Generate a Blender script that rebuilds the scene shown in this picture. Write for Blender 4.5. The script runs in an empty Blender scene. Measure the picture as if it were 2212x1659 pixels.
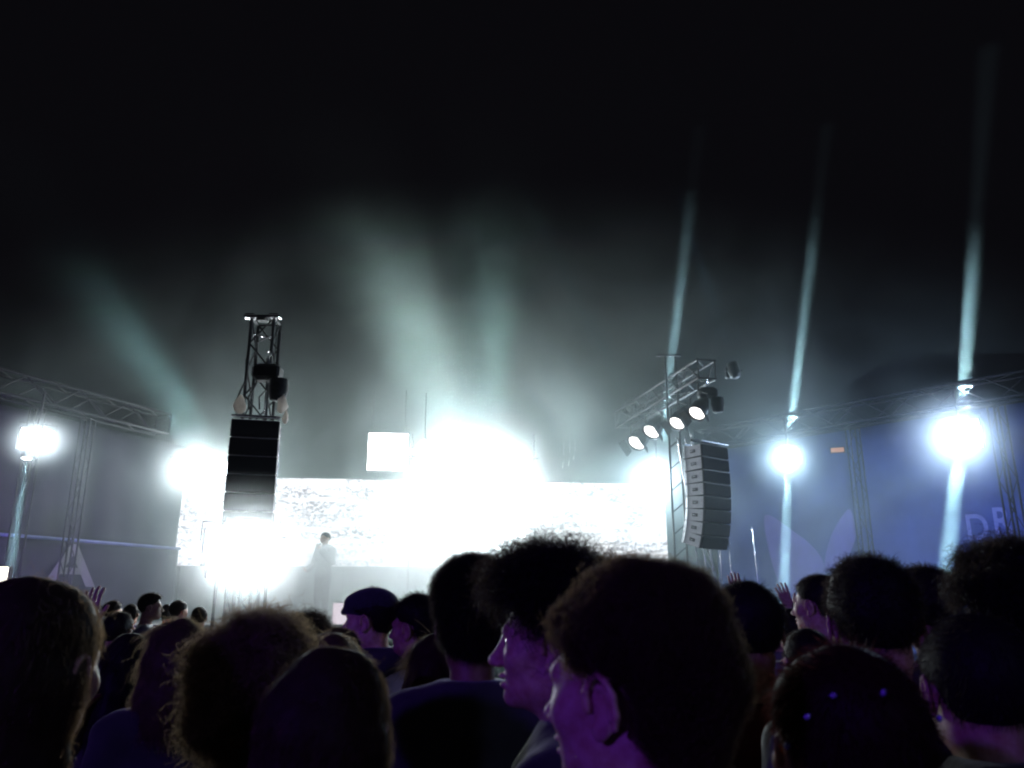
import bpy, math, random
import numpy as np
from mathutils import Vector, Matrix

random.seed(7); RNG = np.random.default_rng(7)
SC = bpy.context.scene
COL = SC.collection
R = math.radians

# ------------------------------------------------------------------ camera
CAM_Z, PITCH, LENS = 1.68, R(15.42), 28.0
cam_d = bpy.data.cameras.new('camera'); cam = bpy.data.objects.new('camera', cam_d); COL.objects.link(cam)
cam.location = (0, 0, CAM_Z); cam.rotation_euler = (R(90) + PITCH, 0, 0)
cam_d.lens = LENS; cam_d.sensor_width = 36; cam_d.clip_start = 0.05; cam_d.clip_end = 600
cam_d.dof.use_dof = True; cam_d.dof.focus_distance = 14; cam_d.dof.aperture_fstop = 7.0
SC.camera = cam
# ------------------------------------------------------------------ night sky
W = bpy.data.worlds.new('World'); SC.world = W; W.use_nodes = True
bg = W.node_tree.nodes['Background']; bg.inputs[0].default_value = (0.10, 0.09, 0.13, 1); bg.inputs[1].default_value = 0.022
# ------------------------------------------------------------------ render look
SC.view_settings.view_transform = 'Standard'; SC.view_settings.look = 'None'
SC.view_settings.exposure = 0; SC.view_settings.gamma = 1; SC.view_settings.use_curve_mapping = False
SC.render.engine = 'CYCLES'
cy = SC.cycles
cy.use_denoising = True; cy.max_bounces = 4; cy.diffuse_bounces = 2; cy.glossy_bounces = 2
cy.transmission_bounces = 2; cy.volume_bounces = 0; cy.transparent_max_bounces = 6
cy.pixel_filter_type = 'BLACKMAN_HARRIS'; cy.filter_width = 2.2; cy.use_adaptive_sampling = False; cy.caustics_reflective = False; cy.caustics_refractive = False
cy.volume_step_rate = 3.5; cy.volume_max_steps = 64; cy.sample_clamp_indirect = 3.0; cy.sample_clamp_direct = 0

HAZE_DENSITY, HAZE_G = 0.00012, 0.3
SMOKE_DENSITY, SMOKE_G = 0.072, 0.2
GLOW, BEAM = 0.32, 7.0     # overall level of the blinders and of the moving beams

def at(qx, qy, Y):
    """point at world distance Y in front of the camera, seen at (qx, qy) of a 2212 x 1659 picture"""
    f = 2212 * LENS / 36
    u, v = (qx - 1106) / f, (829.5 - qy) / f
    d = Vector((u, math.cos(PITCH) - math.sin(PITCH) * v, math.sin(PITCH) + math.cos(PITCH) * v))
    return Vector((0, 0, CAM_Z)) + d * (Y / d.y)

# ------------------------------------------------------------------ lamps used by the builders
def light(name, kind, loc, power, color=(1, 1, 1), target=None, cone=30, blend=0.5, radius=0.1, parent=None):
    l = bpy.data.lights.new(name, kind); l.energy = power; l.color = color
    if kind in ('POINT', 'SPOT'): l.shadow_soft_size = radius
    if kind == 'SPOT': l.spot_size = R(cone); l.spot_blend = blend
    o = bpy.data.objects.new(name, l); COL.objects.link(o); o.location = loc
    if target is not None:
        o.rotation_euler = (Vector(target) - Vector(loc)).to_track_quat('-Z', 'Y').to_euler()
    return o

# ------------------------------------------------------------------ materials
def mat(name, color, rough=0.6, metal=0.0, noise=0.0, scale=20.0, bump=0.0, spec=0.5, sss=0.0, coat=0.0, sheen=0.0, detail=4):
    m = bpy.data.materials.new(name); m.use_nodes = True; nt = m.node_tree; p = nt.nodes['Principled BSDF']
    p.inputs['Base Color'].default_value = (*color, 1); p.inputs['Roughness'].default_value = rough
    p.inputs['Metallic'].default_value = metal; p.inputs['Specular IOR Level'].default_value = spec
    p.inputs['Sheen Weight'].default_value = sheen
    if sss:
        p.inputs['Subsurface Weight'].default_value = sss; p.inputs['Subsurface Radius'].default_value = (1, .3, .15); p.inputs['Subsurface Scale'].default_value = 0.012
    if noise or bump:
        tc = nt.nodes.new('ShaderNodeTexCoord'); n = nt.nodes.new('ShaderNodeTexNoise')
        n.inputs['Scale'].default_value = scale; n.inputs['Detail'].default_value = detail
        nt.links.new(tc.outputs['Object'], n.inputs['Vector'])
        if noise:
            r = nt.nodes.new('ShaderNodeValToRGB')
            r.color_ramp.elements[0].position = .3; r.color_ramp.elements[1].position = .7
            r.color_ramp.elements[0].color = (*[c * (1 - noise) for c in color], 1)
            r.color_ramp.elements[1].color = (*[min(1, c * (1 + noise)) for c in color], 1)
            nt.links.new(n.outputs['Fac'], r.inputs['Fac']); nt.links.new(r.outputs['Color'], p.inputs['Base Color'])
        if bump:
            b = nt.nodes.new('ShaderNodeBump'); b.inputs['Strength'].default_value = bump; b.inputs['Distance'].default_value = .01
            nt.links.new(n.outputs['Fac'], b.inputs['Height']); nt.links.new(b.outputs['Normal'], p.inputs['Normal'])
    return m

def emit(name, color, strength, sample=False):
    m = bpy.data.materials.new(name); m.use_nodes = True; nt = m.node_tree
    nt.nodes.remove(nt.nodes['Principled BSDF']); e = nt.nodes.new('ShaderNodeEmission')
    e.inputs[0].default_value = (*color, 1); e.inputs[1].default_value = strength
    nt.links.new(e.outputs[0], nt.nodes['Material Output'].inputs[0])
    if not sample: m.cycles.emission_sampling = 'NONE'
    return m

def hair_mat(name, dark, glow):
    m = bpy.data.materials.new(name); m.use_nodes = True; nt = m.node_tree; p = nt.nodes['Principled BSDF']
    tc = nt.nodes.new('ShaderNodeTexCoord'); n = nt.nodes.new('ShaderNodeTexNoise'); n.inputs['Scale'].default_value = 60
    nt.links.new(tc.outputs['Object'], n.inputs['Vector'])
    r = nt.nodes.new('ShaderNodeValToRGB')
    r.color_ramp.elements[0].color = (*[c * .6 for c in dark], 1); r.color_ramp.elements[1].color = (*[c * 1.5 for c in dark], 1)
    nt.links.new(n.outputs['Fac'], r.inputs['Fac']); nt.links.new(r.outputs['Color'], p.inputs['Base Color'])
    p.inputs['Roughness'].default_value = .6; p.inputs['Specular IOR Level'].default_value = .15
    t = nt.nodes.new('ShaderNodeBsdfTranslucent'); t.inputs[0].default_value = (*glow, 1)
    mx = nt.nodes.new('ShaderNodeMixShader'); mx.inputs[0].default_value = .35
    nt.links.new(p.outputs[0], mx.inputs[1]); nt.links.new(t.outputs[0], mx.inputs[2])
    nt.links.new(mx.outputs[0], nt.nodes['Material Output'].inputs[0])
    return m

M = dict(
    ground=mat('ground_earth', (.06, .055, .05), .9, noise=.4, scale=3, bump=.4),
    alu=mat('aluminium', (.02, .02, .023), .6, .3, noise=.25, scale=30),
    black=mat('black_metal', (.02, .02, .022), .5, .3, noise=.3, scale=25),
    steel=mat('bright_steel', (.75, .75, .77), .25, .9, noise=.1, scale=40),
    grille=mat('black_grille', (.022, .024, .03), .9, 0, noise=.4, scale=120, bump=.3, spec=.1),
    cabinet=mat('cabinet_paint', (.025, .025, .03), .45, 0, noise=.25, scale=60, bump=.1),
    cabinet_side=mat('cabinet_lit_side_and_trim', (.5, .5, .52), .5, 0, noise=.12, scale=30),  # pale tone paints the light on the column's sides; also used for trim
    cloth_black=mat('black_drape', (.02, .02, .022), .95, 0, noise=.3, scale=15, bump=.3, sheen=.1),
    scrim=mat('grey_scrim', (.03, .026, .042), .9, 0, noise=.25, scale=1.5, bump=.1),
    scrim_blue=mat('blue_banner', (.06, .09, .24), .85, 0, noise=.3, scale=1.2, bump=.1),
    print_violet=mat('violet_print', (.19, .16, .42), .85, 0, noise=.12, scale=3),
    print_pale=mat('pale_print', (.22, .21, .23), .85, 0, noise=.1, scale=4),
    print_lilac=mat('lilac_print', (.17, .20, .40), .85, 0, noise=.15, scale=4),
    cloth_white=mat('white_cloth_wrap', (.78, .74, .7), .8, 0, noise=.1, scale=30, bump=.6),
    deck=mat('stage_deck', (.06, .06, .065), .6, 0, noise=.3, scale=6, bump=.1),
    white_box=mat('white_panel', (.8, .8, .8), .5, 0),
    bulb=emit('lamp_glass', (.93, .98, 1), 30),
    reflector=emit('emissive_reflector', (.93, .98, 1), 3.0),  # emission stands in for lamp light bounced between the bulbs
    bulb_warm=emit('warm_lamp_glass', (1, .93, .90), 4),
    bulb_orange=emit('orange_lamp_glass', (1, .5, .3), .5),
    bulb_side=emit('side_lamp_glass', (1, .97, .85), 3),
    ledwhite=emit('white_led_face', (.97, .96, 1), 5.5, True),
    boxlight=emit('light_box_face', (1, .88, .98), .95, True),
    violet_lamp=emit('violet_lamp_glass', (.45, .2, 1), 5),
    skin=mat('skin_light', (.50, .33, .25), .55, 0, noise=.08, scale=40, bump=.05, sss=.25, spec=.35),
    skin2=mat('skin_tan', (.40, .25, .18), .55, 0, noise=.08, scale=40, bump=.05, sss=.25, spec=.35),
    skin3=mat('skin_brown', (.20, .11, .075), .5, 0, noise=.08, scale=40, bump=.05, sss=.2, spec=.35),
    eye=mat('eye_white', (.7, .68, .66), .15), iris=mat('iris', (.03, .02, .015), .1),
    lip=mat('lip', (.32, .13, .11), .5),
    hair_black=hair_mat('black_hair', (.012, .010, .011), (.10, .07, .05)),
    hair_brown=hair_mat('brown_hair', (.030, .021, .014), (.60, .40, .23)),
    hair_light=hair_mat('light_brown_hair', (.06, .042, .027), (.75, .55, .33)),
    hair_red=hair_mat('dark_red_hair', (.022, .007, .007), (.14, .035, .03)),
    wrap=None, tee_black=mat('black_cotton', (.018, .018, .02), .95, 0, noise=.3, scale=11, bump=1.0, sheen=.2),
    jacket=mat('dark_green_jacket', (.028, .034, .030), .85, 0, noise=.3, scale=11, bump=1.0, sheen=.2),
    tee_white=mat('white_cotton', (.72, .72, .75), .9, 0, noise=.05, scale=11, bump=1.0),
    tee_blue=mat('blue_cotton', (.30, .30, .62), .9, 0, noise=.08, scale=11, bump=1.0),
    tee_grey=mat('grey_cotton', (.12, .12, .13), .9, 0, noise=.15, scale=11, bump=1.0),
    tee_red=mat('dark_red_cotton', (.10, .018, .02), .9, 0, noise=.15, scale=11, bump=1.0),
    denim=mat('dark_denim', (.025, .03, .05), .9, 0, noise=.25, scale=60, bump=.2),
    cap=mat('dark_wool_cap', (.022, .022, .03), .95, 0, noise=.3, scale=80, bump=.3, sheen=.2),
    shoe=mat('black_shoe', (.02, .02, .02), .6),
    gem=mat('polished_silver', (.9, .9, .92), .12, 1.0),
    gem_violet=mat('violet_glitter', (.30, .24, .55), .25, .3),
)

def cloth_lit():
    m = mat('thin_white_cloth', (.8, .75, .7), .8, 0, noise=.1, scale=30, bump=.6); nt = m.node_tree
    t = nt.nodes.new('ShaderNodeBsdfTranslucent'); t.inputs[0].default_value = (.8, .74, .68, 1); mx = nt.nodes.new('ShaderNodeMixShader'); mx.inputs[0].default_value = .6
    nt.links.new(nt.nodes['Principled BSDF'].outputs[0], mx.inputs[1]); nt.links.new(t.outputs[0], mx.inputs[2]); nt.links.new(mx.outputs[0], nt.nodes['Material Output'].inputs[0]); return m
M['cloth_white'] = cloth_lit()
def skin_detail(m):
    nt = m.node_tree; N = nt.nodes.new; L = nt.links.new; p = nt.nodes['Principled BSDF']; tc = N('ShaderNodeTexCoord')
    a = N('ShaderNodeTexNoise'); a.inputs['Scale'].default_value = 420; a.inputs['Detail'].default_value = 3; L(tc.outputs['Object'], a.inputs['Vector'])
    b = N('ShaderNodeBump'); b.inputs['Strength'].default_value = .35; b.inputs['Distance'].default_value = .0012; L(a.outputs['Fac'], b.inputs['Height']); L(b.outputs['Normal'], p.inputs['Normal'])
    c = N('ShaderNodeTexNoise'); c.inputs['Scale'].default_value = 55; c.inputs['Detail'].default_value = 6; c.inputs['Roughness'].default_value = .7; L(tc.outputs['Object'], c.inputs['Vector'])
    col = p.inputs['Base Color'].default_value[:3]; r = N('ShaderNodeValToRGB')
    r.color_ramp.elements[0].position = .32; r.color_ramp.elements[1].position = .68
    r.color_ramp.elements[0].color = (col[0] * .80, col[1] * .62, col[2] * .58, 1); r.color_ramp.elements[1].color = (col[0] * 1.1, col[1] * 1.12, col[2] * 1.12, 1)
    L(c.outputs['Fac'], r.inputs['Fac']); L(r.outputs['Color'], p.inputs['Base Color'])
for k_ in ('skin', 'skin2', 'skin3'): skin_detail(M[k_])
# ------------------------------------------------------------------ mesh helpers
def mesh(name, V, F, m, parent=None, smooth=False):
    me = bpy.data.meshes.new(name); me.from_pydata([tuple(v) for v in V], [], [tuple(f) for f in F])
    me.materials.append(m)
    if smooth: me.polygons.foreach_set('use_smooth', [True] * len(me.polygons))
    me.update()
    return link(name, me, parent)

def mesh_np(name, V, F, m, smooth=True):
    """numpy verts (n,3) and equal-size faces (k,c)"""
    V = np.asarray(V, np.float32); F = np.asarray(F, np.int32)
    me = bpy.data.meshes.new(name); me.vertices.add(len(V)); me.vertices.foreach_set('co', V.ravel())
    c = F.shape[1]; me.loops.add(F.size); me.loops.foreach_set('vertex_index', F.ravel())
    me.polygons.add(len(F)); me.polygons.foreach_set('loop_start', np.arange(0, F.size, c, dtype=np.int32))
    try: me.polygons.foreach_set('loop_total', np.full(len(F), c, np.int32))
    except Exception: pass
    me.polygons.foreach_set('use_smooth', np.full(len(F), smooth))
    me.update(calc_edges=True); me.validate()
    if m: me.materials.append(m)
    return me

def link(name, data, parent=None, loc=None, rot=None):
    o = bpy.data.objects.new(name, data); COL.objects.link(o)
    if parent is not None: o.parent = parent
    if loc is not None: o.location = loc
    if rot is not None: o.rotation_euler = rot
    return o

def empty(name, loc, label, cat, group=None, rz=0):
    o = bpy.data.objects.new(name, None); COL.objects.link(o); o.location = loc; o.rotation_euler = (0, 0, rz); o.empty_display_size = .1
    return tag(o, label, cat, group)

def tag(o, label, cat, group=None, kind=None):
    o['label'] = label
    if cat: o['category'] = cat
    if group: o['group'] = group
    if kind: o['kind'] = kind
    return o

class MB:
    def __init__(s): s.V = []; s.F = []
    def add(s, V, F):
        b = len(s.V); s.V += [tuple(v) for v in V]; s.F += [tuple(i + b for i in f) for f in F]; return s
    def box(s, c, d, rot=None, bev=0.0):
        x, y, z = [k / 2 for k in d]
        if bev <= 0:
            P = [(-x, -y, -z), (x, -y, -z), (x, y, -z), (-x, y, -z), (-x, -y, z), (x, -y, z), (x, y, z), (-x, y, z)]
            F = [(0, 3, 2, 1), (4, 5, 6, 7), (0, 1, 5, 4), (1, 2, 6, 5), (2, 3, 7, 6), (3, 0, 4, 7)]
        else:
            b = min(bev, x * .9, y * .9, z * .9); P = []
            for k, (zz, i) in enumerate(((-z, b), (-z + b, 0), (z - b, 0), (z, b))):
                X, Yy = x - i, y - i; c2 = b * .6
                P += [(-X, -Yy + c2, zz), (-X + c2, -Yy, zz), (X - c2, -Yy, zz), (X, -Yy + c2, zz), (X, Yy - c2, zz), (X - c2, Yy, zz), (-X + c2, Yy, zz), (-X, Yy - c2, zz)]
            F = [tuple(range(7, -1, -1)), tuple(range(24, 32))]
            for k in range(3):
                for j in range(8): F.append((k * 8 + j, k * 8 + (j + 1) % 8, k * 8 + 8 + (j + 1) % 8, k * 8 + 8 + j))
        c = Vector(c); m3 = rot if rot is not None else Matrix.Identity(3)
        return s.add([c + m3 @ Vector(p) for p in P], F)
    def tube(s, pts, r, n=8, caps=True):
        pts = [Vector(p) for p in pts]; rs = r if isinstance(r, (list, tuple)) else [r] * len(pts); V = []; F = []
        up = None
        for i, p in enumerate(pts):
            t = (pts[min(i + 1, len(pts) - 1)] - pts[max(i - 1, 0)]).normalized()
            if up is None: up = t.orthogonal().normalized()
            a = (up - t * up.dot(t)).normalized(); b = t.cross(a); up = a
            for k in range(n):
                an = 2 * math.pi * k / n; V.append(p + (a * math.cos(an) + b * math.sin(an)) * rs[i])
        for i in range(len(pts) - 1):
            for k in range(n): F.append((i * n + k, i * n + (k + 1) % n, (i + 1) * n + (k + 1) % n, (i + 1) * n + k))
        if caps: F += [tuple(range(n - 1, -1, -1)), tuple(range((len(pts) - 1) * n, len(pts) * n))]
        return s.add(V, F)
    def lathe(s, prof, n=20, M4=None):
        """profile [(r,z)] about local z"""
        V = []; F = []
        for (r, z) in prof:
            for k in range(n):
                a = 2 * math.pi * k / n; V.append(Vector((r * math.cos(a), r * math.sin(a), z)))
        for i in range(len(prof) - 1):
            for k in range(n): F.append((i * n + k, i * n + (k + 1) % n, (i + 1) * n + (k + 1) % n, (i + 1) * n + k))
        if M4 is not None: V = [M4 @ v for v in V]
        return s.add(V, F)
    def build(s, name, m, parent=None, smooth=False): return mesh(name, s.V, s.F, m, parent, smooth)

def frame_to(direction, up=(0, 0, 1)):
    return Vector(direction).to_track_quat('Z', 'Y').to_matrix()

# unit tube mesh shared by all truss members
def unit_tube(m, n=8):
    b = MB().tube([(0, 0, 0), (0, 0, 1)], 1, n)
    me = bpy.data.meshes.new('truss_member'); me.from_pydata(b.V, [], b.F); me.materials.append(m)
    me.polygons.foreach_set('use_smooth', [True] * len(me.polygons)); return me
UT = {}
def member(name, a, b, r, m, parent):
    key = m.name
    if key not in UT: UT[key] = unit_tube(m)
    a, b = Vector(a), Vector(b); d = b - a
    o = link(name, UT[key], parent, a, d.to_track_quat('Z', 'Y').to_euler()); o.scale = (r, r, d.length); return o

def truss(name, A, B, size, label, seg=.6, r=.024, m=None, cat='truss', up=(0, 0, 1), group=None, faces=(0, 1, 2, 3)):
    m = m or M['alu']; A, B = Vector(A), Vector(B); root = empty(name, A, label, cat, group)
    d = (B - A).normalized(); L = (B - A).length; s = d.cross(Vector(up)).normalized(); u = s.cross(d).normalized()
    cs = [(s * i + u * j) * size / 2 for i, j in ((-1, -1), (1, -1), (1, 1), (-1, 1))]
    for c in cs: member('chord', c, c + d * L, r, m, root)
    n = max(2, round(L / seg))
    for k in range(n):
        t0, t1 = d * (L * k / n), d * (L * (k + 1) / n)
        for f in faces:
            p, q = cs[f], cs[(f + 1) % 4]
            if k % 2: p, q = q, p
            member('brace', p + t0, q + t1, r * .5, m, root)
    for k in (0, n):
        for f in range(4): member('end_rail', cs[f] + d * (L * k / n), cs[(f + 1) % 4] + d * (L * k / n), r * .6, m, root)
    return root

# ------------------------------------------------------------------ setting
g = mesh('ground', [(-150, -60, 0), (150, -60, 0), (150, 240, 0), (-150, 240, 0)], [(0, 1, 2, 3)], M['ground'])
tag(g, 'dark trampled ground under the crowd', None, kind='structure')

ST = Vector((-8.6, 20.0, 0)); SU = Vector((math.cos(R(6.3)), math.sin(R(6.3)), 0)); SN = Vector((SU.y, -SU.x, 0))   # SN points to the audience
def stage(u, n, z): return ST + SU * u + SN * n + Vector((0, 0, z))
SROT = R(6.3); DECK = 1.30
root = empty('stage_platform', stage(6.4, 0, 0), 'low black stage platform under the wide white screen', 'stage', rz=SROT)
for i in range(7):
    for j in range(3):
        MB().box((-6.3 + i * 2.1, -3.6 + j * 2.1, DECK - .06), (2.09, 2.09, .12), bev=.01).build('deck_panel', M['deck'], root)
nf = 44; V = []; F = []
for k in range(nf * 4 + 1):
    x = -7.4 + 14.8 * k / (nf * 4); y = -4.70 + .05 * math.sin(k * math.pi / 2)
    V += [(x, y, 0), (x, y, DECK - .13)]
    if k: F.append((2 * k - 2, 2 * k, 2 * k + 1, 2 * k - 1))
mesh('skirt_drape', V, F, M['cloth_black'], root, True)
for i in range(8):
    for j in range(2): member('leg', (-7.2 + i * 2.05, -4.2 + j * 5, 0), (-7.2 + i * 2.05, -4.2 + j * 5, DECK - .12), .03, M['alu'], root)

# wide screen
def screen_material():
    m = bpy.data.materials.new('screen_picture'); m.use_nodes = True; nt = m.node_tree; nt.nodes.remove(nt.nodes['Principled BSDF'])
    L = nt.links.new; N = nt.nodes.new
    tc = N('ShaderNodeTexCoord')
    mp = N('ShaderNodeMapping'); mp.inputs['Scale'].default_value = (1, 1, 1.5); L(tc.outputs['Object'], mp.inputs['Vector'])
    n1 = N('ShaderNodeTexNoise'); n1.inputs['Scale'].default_value = .75; n1.inputs['Detail'].default_value = 3; L(mp.outputs[0], n1.inputs['Vector'])
    n2 = N('ShaderNodeTexNoise'); n2.inputs['Scale'].default_value = 9.0; n2.inputs['Detail'].default_value = 10; n2.inputs['Roughness'].default_value = .72; n2.inputs['Distortion'].default_value = .5; L(mp.outputs[0], n2.inputs['Vector'])
    mp2 = N('ShaderNodeMapping'); mp2.inputs['Scale'].default_value = (.25, 1, 3.2); L(tc.outputs['Object'], mp2.inputs['Vector'])
    n3 = N('ShaderNodeTexNoise'); n3.inputs['Scale'].default_value = 2.2; n3.inputs['Detail'].default_value = 2; L(mp2.outputs[0], n3.inputs['Vector'])
    r1 = N('ShaderNodeValToRGB'); r1.color_ramp.elements[0].position = .50; r1.color_ramp.elements[1].position = .57; L(n1.outputs['Fac'], r1.inputs['Fac'])
    r2 = N('ShaderNodeValToRGB'); r2.color_ramp.elements[0].position = .44; r2.color_ramp.elements[1].position = .56; L(n2.outputs['Fac'], r2.inputs['Fac'])
    r3 = N('ShaderNodeValToRGB'); r3.color_ramp.elements[0].position = .50; r3.color_ramp.elements[1].position = .58; L(n3.outputs['Fac'], r3.inputs['Fac'])
    mx = N('ShaderNodeMath'); mx.operation = 'MAXIMUM'; L(r1.outputs['Color'], mx.inputs[0]); L(r2.outputs['Color'], mx.inputs[1])
    mx2 = N('ShaderNodeMath'); mx2.operation = 'MAXIMUM'; L(mx.outputs[0], mx2.inputs[0]); L(r3.outputs['Color'], mx2.inputs[1])
    cr = N('ShaderNodeValToRGB'); cr.color_ramp.elements[0].color = (.26, .235, .28, 1); cr.color_ramp.elements[1].color = (1, .97, 1, 1); L(mx2.outputs[0], cr.inputs['Fac'])
    e = N('ShaderNodeEmission'); e.inputs[1].default_value = 1.45; L(cr.outputs['Color'], e.inputs[0])
    L(e.outputs[0], nt.nodes['Material Output'].inputs[0]); return m
M['screen'] = screen_material()
SW, SZ0, SZ1 = 12.78, 2.58, 4.78
root = empty('led_screen', stage(SW / 2, 0, SZ0), 'very wide bright white video screen across the back of the stage', 'screen', rz=SROT)
mesh('display', [(-SW / 2, 0, 0), (SW / 2, 0, 0), (SW / 2, 0, SZ1 - SZ0), (-SW / 2, 0, SZ1 - SZ0)], [(0, 1, 2, 3)], M['screen'], root)
MB().box((0, .09, (SZ1 - SZ0) / 2), (SW + .06, .16, SZ1 - SZ0 + .06)).build('frame', M['black'], root)
for k in range(7): member('support', (-6 + k * 2, .25, -SZ0 + DECK), (-6 + k * 2, .25, SZ1 - SZ0), .03, M['alu'], root)
# black backdrop behind the screen
V = []; F = []
for k in range(161):
    x = -8.5 + 17 * k / 160; y = .05 * math.sin(k * 1.3)
    V += [(x, y, 0), (x, y, 4.7)]
    if k: F.append((2 * k - 2, 2 * k, 2 * k + 1, 2 * k - 1))
o = mesh('backdrop_curtain', V, F, M['cloth_black'], None, True); o.location = stage(6.6, -1.2, 0); o.rotation_euler = (0, 0, SROT)
tag(o, 'tall black curtain hanging behind the wide white screen', 'curtain')

# ------------------------------------------------------------------ stage lamps
def blinder(loc, target, cols, rows, pitch, label, group, power, color, rad, bulb='bulb', radius=.15, hang=None, push=.18):
    """audience blinder: housing box with a grid of round lamps, yoke"""
    loc, target = Vector(loc), Vector(target); d = (target - loc).normalized()
    root = empty('blinder_light', loc, label, 'stage light', group); root.rotation_mode = 'QUATERNION'
    root.rotation_quaternion = d.to_track_quat('Y', 'Z')
    w, h = cols * pitch, rows * pitch
    MB().box((0, -.08, 0), (w + .04, .16, h + .04), bev=.02).build('housing', M['black'], root)
    MB().box((0, .004, 0), (w, .008, h), bev=.003).build('reflector', M['reflector'], root)
    for i in range(cols):
        for j in range(rows):
            c = Vector(((i - (cols - 1) / 2) * pitch, .012, (j - (rows - 1) / 2) * pitch)); r = pitch * rad
            b = MB(); b.lathe([(0, .01), (r * .6, .008), (r, -.004), (r, -.02)], 16, Matrix.Translation(c) @ Matrix.Rotation(R(-90), 4, 'X'))
            b.build('lamp', M[bulb], root, True)
            b = MB(); b.lathe([(r, -.02), (r * 1.1, .012), (r * 1.14, .004), (r * 1.14, -.02)], 16, Matrix.Translation(c) @ Matrix.Rotation(R(-90), 4, 'X'))
            b.build('lamp_ring', M['alu'], root, True)
    b = MB(); b.tube([(-w / 2 - .05, -.06, 0), (-w / 2 - .05, -.06, h / 2 + .1), (w / 2 + .05, -.06, h / 2 + .1), (w / 2 + .05, -.06, 0)], .014, 6)
    b.build('yoke', M['black'], root)
    if hang: member('drop_arm', (0, -.06, h / 2 + .1), Matrix.Identity(3) @ Vector((0, -.06, h / 2 + hang)), .02, M['black'], root)
    if power: light('blinder_glow', 'SPOT', loc + d * push, power * GLOW, color, loc + d * 5, 176, 1.0, radius)
    return root

AUD = (0, 4, 1.5)
WHITE = (.86, .96, 1.0)
# centre wall of blinders in front of the screen
cen = [(948, 1000), (1020, 1000), (1092, 1000), (935, 1065), (1020, 1065), (1105, 1065), (950, 1135), (1025, 1135), (1100, 1135)]
names_c = ['top row, toward the square lamp panel', 'top row, middle', 'top row, toward the round loudspeaker tower', 'middle row, toward the singer', 'very centre', 'middle row, away from the singer', 'bottom row, toward the singer', 'bottom row, middle', 'bottom row, away from the singer']
for i, (qx, qy) in enumerate(cen):
    p = at(qx, qy, 19.0)
    blinder(p, AUD, 4, 3, .19, 'dazzling white blinder in the central light wall, ' + names_c[i], 'blinders of the central light wall', 1900, WHITE, .42)
frame_r = empty('lighting_ladder', at(1020, 1100, 19.25), 'black pipe frame carrying the dazzling central light wall', 'light rack')
frame_r.location.z = DECK
for dx in (-1.5, -.45, .45, 1.5): member('upright', (dx, 0, 0), (dx, 0, 4.4), .03, M['black'], frame_r)
for z in (2.1, 2.95, 3.8): member('crossbar', (-1.6, -.04, z), (1.6, -.04, z), .025, M['black'], frame_r)

# square lamp panel, round lamp, small top box
p = at(838, 976, 19.4)
root = empty('square_light_panel', p, 'square white lamp panel hanging above the screen', 'stage light', rz=SROT)
MB().box((0, .06, 0), (1.03, .1, .98), bev=.02).build('housing', M['black'], root)
MB().box((0, 0, 0), (.98, .03, .93), bev=.012).build('lamp_face', M['ledwhite'], root)
for s in (-.4, .4): member('suspension', (s, .06, .49), (s, .06, 1.6), .012, M['black'], root)
p = at(917, 965, 19.4)
root = empty('round_light', p, 'small round white lamp between square panel and central light wall', 'stage light')
b = MB(); b.lathe([(0, .05), (.12, .04), (.18, 0), (.18, -.12), (.1, -.2), (0, -.2)], 20, Matrix.Rotation(R(90), 4, 'X')); b.build('housing', M['black'], root, True)
b = MB(); b.lathe([(0, .07), (.1, .06), (.165, .025), (.17, .0)], 20, Matrix.Rotation(R(90), 4, 'X')); b.build('lens', M['ledwhite'], root, True)
member('suspension', (0, .1, .15), (0, .1, 1.4), .012, M['black'], root)
b = MB(); b.tube([at(882, 976, 19.42), at(900, 976, 19.42)], .07, 10); o = b.build('connecting_light_tube', M['ledwhite'], None, True)
tag(o, 'short white lamp tube joining square panel and round lamp', 'stage light')
p = at(1055, 952, 19.3)
root = empty('boxed_light', p, 'small white box lamp on top of the central light wall', 'stage light', rz=SROT)
MB().box((0, .05, 0), (.40, .08, .26), bev=.02).build('housing', M['black'], root)
MB().box((0, 0, 0), (.36, .03, .22), bev=.01).build('lamp_face', M['ledwhite'], root)

# light cluster above the screen's left end and low cluster under the left loudspeaker tower
for k, (qx, qy) in enumerate(((395, 1012), (440, 1008), (483, 1012))):
    blinder(at(qx, qy, 19.3), AUD, 3, 2, .17, ['outermost', 'middle', 'innermost'][k] + ' of three white blinders on the screen corner beside the hanging loudspeakers', 'blinders on the screen corner', 1600, WHITE, .42)
for k, (qx, qy) in enumerate(((470, 1170), (520, 1160), (570, 1168), (478, 1222), (528, 1222), (572, 1220))):
    blinder(at(qx, qy, 11.6), AUD, 3, 3, .115, ['upper', 'lower'][k // 3] + ' ' + ['outer', 'middle', 'inner'][k % 3] + ' blinder of the low dazzling cluster beneath the hanging loudspeakers', 'low blinder cluster', 420, WHITE, .42)
root = empty('light_stand', at(522, 1250, 11.75), 'black floor stand holding the low blinder cluster', 'light stand'); zz = root.location.z; root.location.z = 0
for dx in (-.36, 0, .36): member('upright', (dx, 0, .05), (dx, 0, zz + .75), .025, M['black'], root)
for z in (zz + .2, zz + .58): member('crossbar', (-.6, -.03, z), (.6, -.03, z), .022, M['black'], root)
for dx in (-.42, .42): member('foot', (dx, -.4, .03), (dx, .4, .03), .03, M['black'], root)

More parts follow.
